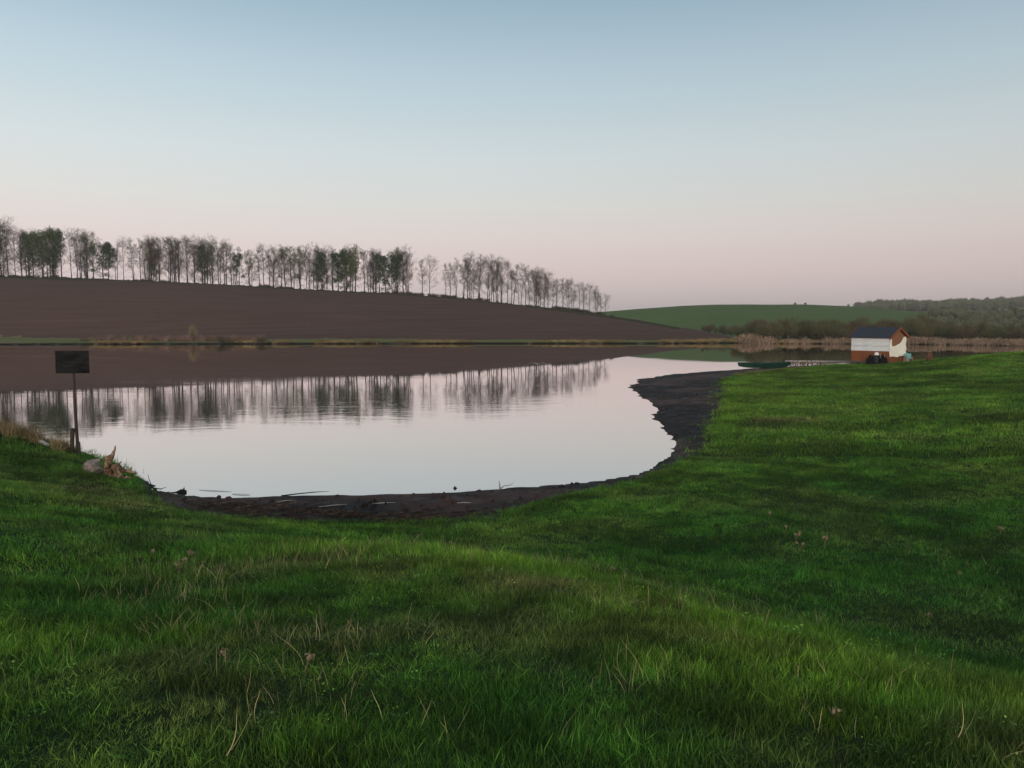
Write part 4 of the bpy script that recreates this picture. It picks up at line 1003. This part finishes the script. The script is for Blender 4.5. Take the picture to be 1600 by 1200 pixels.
# jetty
def jetty():
    x0, y0 = unproj(1243, 571.5, .2); x1, y1 = unproj(1334, 569, .2); y0 += 2.2; y1 += 1.2
    j = thing('jetty', 'low plank jetty on short posts left of the hut', 'jetty', (x0, y0, 0), math.atan2(y1 - y0, x1 - x0))
    L = math.hypot(x1 - x0, y1 - y0); Mp = mesh_from('deck_board', *(lambda M: (M.V, M.F, [WOOD_PALE], M.M))((lambda M: (M.box(0, .17, -.6, .55, -.03, .05), M)[1])(MB())))
    k = 0; x = .2
    while x < L - .1:
        o = link('deck_board', Mp, j); o.location = (x, random.uniform(-.05, .05), .545 + random.uniform(-.01, .012) - .02 * x); o.rotation_euler = (random.uniform(-.02, .02), 0, random.uniform(-.03, .03)); x += .19
    for yy in (-.45, .4):
        mb = MB(); mb.box(.1, L - .1, yy, yy + .06, .44, .535, mat=Matrix.Rotation(.02, 4, 'Y')); mb.build('beam', WOOD_PALE, j)
    for i in range(8):
        xx = .3 + i * .5 + random.uniform(-.08, .08)
        for yy in (-.6, .5):
            mb = MB(); mb.tube([(xx, yy, -.7), (xx + random.uniform(-.06, .06), yy + .02, .56 + random.uniform(-.05, .05))], [.055, .045], 6); mb.build('post', WOOD_GREY, j)
    for i in range(4):
        xx = .5 + i * 1.0; mb = MB(); mb.tube([(xx, -.63, .1), (xx + .42, -.63, .48)], [.03, .03], 5); mb.build('brace', WOOD_PALE, j)
jetty()

# two far houses among the wood
for px, py, lab in ((1567, 491, 'tiny white house among the trees on the far right ridge'), (1598, 494, 'tiny white house at the right edge below the far wood')):
    Y = 775; x, y, z = at_depth(px, py, Y); z = gz(x, y)
    f = thing('house', lab, 'house', (x, y, z), .3, 'far white houses')
    mb = MB(); mb.box(-2.6, 2.6, -2, 2, -.5, 2.9); mb.build('wall', WPLAST, f)
    mb = MB(); mb.add([(-2.9, -2.4, 2.9), (2.9, -2.4, 2.9), (2.9, 2.4, 2.9), (-2.9, 2.4, 2.9), (-2.9, 0, 4.6), (2.9, 0, 4.6)], [(0, 1, 5, 4), (2, 3, 4, 5), (0, 4, 3), (1, 2, 5), (0, 3, 2, 1)]); mb.build('roof', WOOD_GREY, f)
    for xx in (-1.2, 1.2):
        mb = MB(); mb.box(xx - .45, xx + .45, -2.03, -1.99, 1.1, 2.1); mb.build('window', DARK, f)

# ------------------------------------------------------------------ sign on the left bank
DKW = simple('dark_weathered_pole', (0.035, 0.028, 0.022), (0.085, 0.07, 0.056), 6, .95, .4, .01, (3, 3, .6))
DKB = simple('faded_dark_board', (0.006, 0.006, 0.007), (0.030, 0.030, 0.031), 2.6, .95, .3, .01, (1, 1, 2.4), spec=.02)
def sign():
    x, y = unproj(121, 713, .38); z = gz(x, y)
    s = thing('notice_board', 'dark square notice board on a thin wooden pole at the left bank', 'sign', (x, y, z), .12)
    px = y / 1190.0
    k = lambda dx: dx * px
    top = at_depth(121, 548, y)[2] - z; bot = at_depth(121, 583, y)[2] - z
    mb = MB(); mb.tube([(k(2), 0, -.4), (k(1), 0, .35), (k(-.5), 0, 1.4), (k(-.3), .0, bot + .25)], [.05, .045, .04, .032], 7); mb.build('pole', DKW, s, True)
    hh = (top - bot) / 2
    for i, (a, b_) in enumerate(((bot, bot + hh - .005), (bot + hh, top))):
        mb = MB(); mb.box(k(-25) + (.0, .008)[i], k(24), -.058, -.036, a, b_); o = mb.build('board', DKB, s)
    for xx in (k(-18), k(16)):
        mb = MB(); mb.box(xx, xx + .05, -.034, -.008, bot + .05, top - .05); mb.build('batten', DKW, s)
    mb = MB(); mb.tube([(k(-9), -.06, -.3), (k(-6), -.06, .3), (k(-3.5), -.075, .80)], [.05, .055, .06], 7); mb.build('stake', DKW, s, True)
    mb = MB(); mb.tube([(k(5), -.05, -.3), (k(4.5), -.06, .42)], [.04, .035], 6); mb.build('peg', DKW, s, True)
sign()

# ------------------------------------------------------------------ driftwood root and log
def m_drift():
    m = Mat('driftwood', 0.9, 0.15); v = m.obj(); a = m.noise(5.5, 5, .7, v, 1.2); b = m.noise(22, 4, .7, m.scale(1, 1, .3, src=v))
    c = m.ramp(a, [(0.36, (0.03, 0.018, 0.012)), (0.47, (0.22, 0.125, 0.065)), (0.6, (0.60, 0.42, 0.26))])
    c = m.mix(.35, c, m.ramp(b, [(0.35, (0.05, 0.03, 0.02)), (0.7, (0.42, 0.28, 0.19))])); m.color(c); m.bump(b, .8, .03); return m.m
DRIFT = m_drift()
def organic(name, tubes, mat, loc, label, cat, voxel=.022, rz=0.0, seed=1, amp=.02):
    M = MB()
    for P, R in tubes: M.tube(P, R, 8)
    me = mesh_from(name, M.V, M.F, [mat], M.M, True); o = link(name, me, None, loc); o.rotation_euler = (0, 0, rz)
    md = o.modifiers.new('merge', 'REMESH'); md.mode = 'VOXEL'; md.voxel_size = voxel; md.use_smooth_shade = True
    tx = bpy.data.textures.new(name + ' relief', 'CLOUDS'); tx.noise_scale = .09; tx.noise_depth = 3
    md = o.modifiers.new('relief', 'DISPLACE'); md.texture = tx; md.strength = amp * 2.2; md.mid_level = .5
    return tag(o, label, cat)
x, y = unproj(180, 742, .42); z = gz(x, y); q = y / 1190.0
def kk(px_, py_, d=0.0): return ((px_ - 180) * q, d, (742 - py_) * q * 1.02 + .02)
rr_ = random.Random(4)
RT = [([kk(172, 746), kk(170, 732), kk(169, 720), kk(171, 712)], [.09, .10, .09, .05]), ([kk(166, 713), kk(174, 711, .02)], [.04, .07]), ([kk(174, 716), kk(178, 706), kk(181, 700), kk(182, 693)], [.06, .04, .025, .008]),
      ([kk(172, 728, .03), kk(180, 726), kk(185, 736, -.03), kk(193, 744, -.08), kk(203, 753, -.12)], [.06, .08, .08, .06, .03]), ([kk(184, 730, .05), kk(193, 734, .08), kk(200, 735, .1), kk(207, 736, .1), kk(211, 741, .1)], [.07, .05, .035, .025, .006]),
      ([kk(160, 732, .04), kk(167, 736), kk(176, 736)], [.02, .05, .05]), ([kk(170, 742, -.06), kk(178, 741, -.1), kk(187, 745, -.12), kk(196, 753, -.16)], [.03, .05, .05, .03]), ([kk(198, 736, .08), kk(202, 730, .1), kk(203, 727, .1)], [.03, .02, .006]),
      ([kk(184, 724, .02), kk(188, 719, .05), kk(189, 716, .05)], [.04, .02, .006]), ([kk(196, 742, .0), kk(204, 745, .02), kk(208, 744, .02)], [.04, .025, .006])]
for _ in range(16):
    ax, ay = rr_.uniform(166, 200), 0; ay = 722 + (ax - 166) * .6 + rr_.uniform(-6, 8); dx_, dy_ = rr_.uniform(-6, 9), rr_.uniform(-8, 5); dd_ = rr_.uniform(-.12, .1)
    RT.append(([kk(ax, ay, dd_), kk(ax + dx_ * .5, ay + dy_ * .6, dd_ * 1.3), kk(ax + dx_, ay + dy_, dd_ * 1.7)], [.035, .022, .006]))
organic('tree_root', RT, DRIFT, (x, y, z), 'torn ochre tree root with a spike pointing up on the left bank', 'driftwood', .014, amp=.018)
LOGM = simple('grey_log_bark', (0.06, 0.045, 0.035), (0.46, 0.37, 0.31), 8, .95, .8, .03)
x, y = unproj(146, 738, .45); z = gz(x, y)
organic('log', [([(-.19, .10, .12), (-.10, .03, .15), (.05, -.06, .12), (.18, -.14, .02)], [.10, .17, .17, .13]), ([(.10, -.05, .12), (.24, -.02, .06), (.34, .02, .1)], [.10, .05, .01]), ([(-.05, 0, .25), (.1, .05, .30), (.2, .1, .28)], [.06, .05, .01]), ([(-.2, 0, .1), (-.05, -.15, .06), (.15, -.2, -.02)], [.03, .05, .03])], LOGM, (x, y, z), 'short grey log lying beside the torn root', 'log', .025, amp=.02)
# plank on the left bank
x, y = unproj(70, 690, .8); f = MB(); f.box(-.17, .17, -.045, .045, 0, .03); o = f.build('plank', WOOD_PALE, None, False, (x, y, gz(x, y) + .10)); o.rotation_euler = (.5, .38, -.25)
tag(o, 'pale short plank tilted in the dead grass on the left bank', 'plank')
BLK = simple('wet_black_wood', (0.010, 0.009, 0.009), (0.03, 0.025, 0.024), 6, .6, .4, .02)
def sticks(name, tubes, mat, loc, label, cat='branch'):
    M = MB()
    for P, R in tubes: M.tube(P, R, 6)
    o = M.build(name, mat, None, True, loc); return tag(o, label, cat)
def pk(px, py, cx, cy, d=0.0):
    q_ = unproj(cx, cy, .0)[1] / 1190.0; return ((px - cx) * q_, d, (cy - py) * q_)
x, y = unproj(781, 766, 0); sticks('forked_branch', [([pk(781, 772, 781, 766), pk(781, 760, 781, 766), pk(780, 751, 781, 766)], [.022, .02, .008]), ([pk(781, 764, 781, 766), pk(788, 759, 781, 766), pk(797, 758, 781, 766), pk(802, 754, 781, 766)], [.016, .012, .01, .004])], WOOD_PALE, (x, y, 0), 'pale forked branch sticking out of the shallow water at the near shore')
x, y = unproj(235, 765, 0); sticks('upright_twig', [([pk(236, 768, 235, 765), pk(236, 756, 235, 765), pk(233, 747, 235, 765), pk(232, 740, 235, 765)], [.012, .010, .007, .003])], BLK, (x, y, 0), 'thin bare twig standing upright at the left end of the mud')
x, y = unproj(232, 766, 0); sticks('bent_branch', [([(-.15, .1, .03), (.1, .02, .05), (.3, .0, .03), (.42, .05, .07)], [.02, .018, .012, .004])], BLK, (x, y, 0), 'dark bent branch lying at the foot of the upright twig')
x, y = unproj(287, 768, .02); sticks('wood_chunk', [([pk(276, 769, 287, 768), pk(284, 767, 287, 768), pk(291, 768, 287, 768)], [.02, .05, .035]), ([pk(287, 766, 287, 768), pk(288, 761, 287, 768)], [.03, .006]), ([pk(284, 769, 287, 768), pk(265, 770, 287, 768, -.05), pk(250, 767, 287, 768, -.02)], [.03, .02, .006])], BLK, (x, y, .02), 'black lump of wood with a trailing branch in the shallows', 'driftwood')
x, y = unproj(470, 773, .02); sticks('long_branch', [([(-.4, -.2, .02), (-.1, -.06, .03), (.3, .1, .04), (.62, .24, .03)], [.016, .016, .012, .004])], BLK, (x, y, .02), 'long dark branch reaching into the water from the middle of the mud')
x, y = unproj(330, 768, .0); sticks('floating_branch', [([(-.35, .15, .0), (-.1, .08, .006), (.3, .0, .006), (.5, -.03, .0)], [.003, .005, .005, .002])], BLK, (x, y, .004), 'thin dark stick floating right of the black lump of wood')
x, y = unproj(375, 773, .0); sticks('floating_branch', [([(-.2, .05, .0), (.1, -.02, .01), (.25, -.03, .0)], [.006, .009, .004])], WOOD_PALE, (x, y, .008), 'short pale stick floating against the mud near the brown litter')
for i, (px, py, l, a, lab) in enumerate(((600, 788, .5, .1, 'pale bare stick lying flat in the middle of the mud'), (725, 788, .3, -.05, 'short pale stick on the mud near its right end'), (445, 785, .35, .5, 'pale stick lying slantwise on the mud near the brown litter'), (520, 792, .6, .35, 'long thin stick lying across the brown litter'))):
    x, y = unproj(px, py, .1); dx, dy = math.cos(a) * l / 2, math.sin(a) * l / 2
    sticks('stick', [([(-dx, -dy, .0), (0, 0, .015), (dx, dy, .01)], [.009, .012, .006])], WOOD_PALE, (x, y, gz(x, y) + .012), lab, 'stick')
x, y = unproj(711, 763, .0); sticks('dark_stone', [([(-.05, 0, -.03), (0, 0, .02), (.05, 0, -.02)], [.02, .045, .02])], BLK, (x, y, .0), 'small dark stone poking out of the water left of the forked branch', 'stone')

# brown litter on the mud
LIT = tinted('reed_litter', .95, 0)
def litter_mesh(seed):
    r = random.Random(seed); M = MB()
    for i in range(26):
        a = r.uniform(-.6, .6) + (math.pi / 2 if r.random() < .12 else 0); l = r.uniform(.05, .22); x, y = r.gauss(0, .16), r.gauss(0, .10); z = r.uniform(0, .03); w = r.uniform(.003, .007)
        dx, dy = math.cos(a) * l, math.sin(a) * l; M.add([(x, y - w, z), (x + dx, y + dy - w, z + r.uniform(0, .03)), (x + dx, y + dy + w, z + .004), (x, y + w, z + .006)], [(0, 1, 2, 3)])
    return mesh_from('litter', M.V, M.F, [LIT], M.M)
lm = [litter_mesh(s) for s in range(4)]
x, y = along([unproj(300, 790, .12), unproj(420, 800, .15), unproj(560, 806, .2), unproj(740, 803, .2)], 120, .35)
x2, y2 = along([unproj(1100, 680, .2), unproj(1110, 640, .2), unproj(1120, 600, .2), unproj(1180, 580, .2)], 50, 1.2)
x = np.append(x, x2); y = np.append(y, y2); z, c, gr, de, ds = ground(x, y); k = (~gr) & (c == 2); x, y, z = x[k], y[k], z[k]; n = len(x); s = RNG.uniform(.4, 1.1, n)
scatter('reed_litter', np.stack([x, y, z + .01], 1), np.stack([np.zeros(n), np.zeros(n), RNG.uniform(-.5, .5, n)], 1), np.stack([s, s, s], 1),
        np.array([0.12, 0.082, 0.060]) * RNG.uniform(.3, 1.2, (n, 1)), RNG.integers(0, 4, n), lm, 'brown dead reed litter washed up on the mud')
# clods and stones of mud
cl = []
for s_ in range(4):
    r = random.Random(s_); bm = bmesh.new(); bmesh.ops.create_icosphere(bm, subdivisions=1, radius=.06)
    for v in bm.verts: v.co = Vector((v.co.x * r.uniform(.8, 1.5), v.co.y * r.uniform(.7, 1.2), v.co.z * r.uniform(.4, .8)))
    me = bpy.data.meshes.new('clod'); bm.to_mesh(me); bm.free(); me.materials.append(NAMES[2][1]); cl.append(me)
x, y = polar_pts(13, 50, 9, 30); z, c, gr, de, ds = ground(x, y); k = (c == 2) & (z > 0.01) & (RNG.random(len(x)) < np.where(y > 21, .12, .7)) & (ds < 30); x, y, z, de = x[k], y[k], z[k], de[k]; n = len(x); s = RNG.uniform(.3, 1.3, n) ** 1.5
scatter('mud_clods', np.stack([x, y, z], 1), RNG.uniform(0, 6.28, (n, 3)), np.stack([s, s, s * .7], 1), np.ones((n, 3)), RNG.integers(0, 4, n), cl, 'clods of black mud along the shore')

# ------------------------------------------------------------------ small plants in the meadow
SEED = simple('dead_flower_heads', (0.22, 0.16, 0.085), (0.46, 0.36, 0.21), 30, .95, .5, .01); STEM = simple('dead_stems', (0.17, 0.12, 0.07), (0.3, 0.22, 0.13), 20, .9)
def umbel(px, py, hgt, lab, lean=0.1, heads=1, h0=.4):
    # find where the ray meets the ground
    lo = None
    for d in np.linspace(2, 30, 600):
        p_ = at_depth(px, py, d)
        if p_[2] < gz_fast(p_[0], p_[1]): lo = p_; break
    if lo is None: return
    x, y = lo[0], lo[1]; z = gz(x, y); r = random.Random(int(px * 7 + py)); f = thing('dead_flower', lab, 'flower', (x, y, z), r.uniform(0, 6.28), 'dead brown flowers in the grass')
    for k in range(heads):
        a = r.uniform(0, 6.28); l = hgt * r.uniform(.75, 1.0); ex, ey = math.cos(a) * lean * l * 2, math.sin(a) * lean * l * 2
        M = MB(); M.tube([(0, 0, -.01), (ex * .3, ey * .3, l * .5), (ex, ey, l)], [.0035, .003, .0022], 5); M.build('stem', STEM, f)
        M = MB()
        for i in range(40):
            q_ = Vector((r.gauss(0, 1), r.gauss(0, 1), r.gauss(0, .7))).normalized() * r.uniform(.008, .028); s1 = Vector((r.gauss(0, 1), r.gauss(0, 1), r.gauss(0, 1))).normalized() * .009; s2 = q_.normalized().cross(s1)
            c_ = Vector((ex, ey, l)) + q_; M.add([c_ - s1, c_ + s2, c_ + s1, c_ - s2], [(0, 1, 2, 3)])
        M.build('seed_head', SEED, f)
_gx = np.linspace(-14, 14, 281); _gy = np.linspace(1, 31, 301); _GX, _GY = np.meshgrid(_gx, _gy); _GZ = ground(_GX, _GY)[0]
def gz_fast(x, y):
    i = int(round((y - 1) / .1)); j = int(round((x + 14) / .1))
    return _GZ[min(max(i, 0), 300), min(max(j, 0), 280)]
for a in ((240, 878, .12, 'pale dead flower left of the paired dead flowers, in the grass at left', .1, 1), (278, 900, .14, 'dead brown flower leaning in the grass at left', .3, 2), (303, 880, .14, 'dead flower pair on one stem cluster at left, farthest up the slope', .2, 2),
          (475, 1062, .13, 'dead brown flower in the dark grass at lower left of centre', .2, 1), (357, 1036, .06, 'flattened dead flower on the grass at lower left', .4, 1), (960, 902, .10, 'single dead flower right of the hump crest', .1, 1),
          (705, 856, .10, 'dead flower just behind the hump crest', .1, 2), (1205, 812, .15, 'dead flower uphill of the cluster in the hollow', .1, 2), (1226, 840, .2, 'round headed dead flower at the left of the hollow cluster', .05, 1), (1243, 850, .2, 'bushy dead flower in the middle of the hollow cluster', .15, 4),
          (1250, 862, .15, 'low dead flower at the front of the hollow cluster', .2, 2), (1288, 858, .2, 'tallest dead flower at the right of the hollow cluster', .1, 3), (1563, 836, .13, 'lone dead flower near the right edge of the hollow', .2, 2), (1448, 975, .12, 'dead flower in the dark grass of the hollow', .1, 1),
          (1312, 1128, .06, 'orange brown dead flower low in the foreground grass at right', .2, 1), (1497, 905, .1, 'small dead flower in the dark hollow at right', .1, 1)):
    umbel(*a)

# ------------------------------------------------------------------ gull over the water
def gull():
    Y = 62.0; x, y, z = at_depth(840, 569, Y); g = thing('gull', 'grey gull gliding low over the water with wings raised', 'bird', (x, y, z), math.radians(75))
    GB = simple('gull_grey', (0.30, 0.29, 0.29), (0.42, 0.41, 0.41), 8, .8); GD = simple('gull_wing', (0.20, 0.19, 0.19), (0.50, 0.48, 0.47), 5, .8)
    M = MB(); M.tube([(-.24, 0, 0), (-.16, 0, .0), (-.04, 0, -.01), (.08, 0, 0), (.15, 0, .03), (.19, 0, .035), (.215, 0, .03), (.25, 0, .02)], [.01, .035, .06, .055, .035, .035, .02, .004], 10); M.build('body', GB, g, True)
    for s in (-1, 1):
        P = [(0.0, .04, .02), (.05, .28, .13), (.03, .45, .11), (-.10, .72, .03)]; ch = [.16, .15, .12, .02]; V = []
        for (a, b, c), w in zip(P, ch): V += [(a + w * .45, s * b, c), (a - w * .55, s * b, c - .005)]
        Fc = [(0, 2, 3, 1), (2, 4, 5, 3), (4, 6, 7, 5)]; o = link('wing', mesh_from('wing', V, Fc, [GD], None, True), g); md = o.modifiers.new('t', 'SOLIDIFY'); md.thickness = .012
    o = link('tail', mesh_from('tail', [(-.2, -.02, 0), (-.2, .02, 0), (-.34, .06, 0), (-.34, -.06, 0)], [(0, 1, 2, 3)], [GB]), g); md = o.modifiers.new('t', 'SOLIDIFY'); md.thickness = .01
gull()

# ------------------------------------------------------------------ haze
HAZE = 0.00020
mb = MB(); mb.box(-4600, 4600, -4600, 4600, -3.2, 75)
hm = bpy.data.materials.new('haze'); hm.use_nodes = True; ht = hm.node_tree; ht.nodes.clear()
pv = ht.nodes.new('ShaderNodeVolumePrincipled'); pv.inputs['Color'].default_value = (0.93, 0.90, 0.90, 1); pv.inputs['Density'].default_value = HAZE
ho_ = ht.nodes.new('ShaderNodeOutputMaterial'); ht.links.new(pv.outputs[0], ho_.inputs['Volume'])
hz = mb.build('haze', hm); tag(hz, 'thin evening haze over the whole valley', None, None, 'stuff')
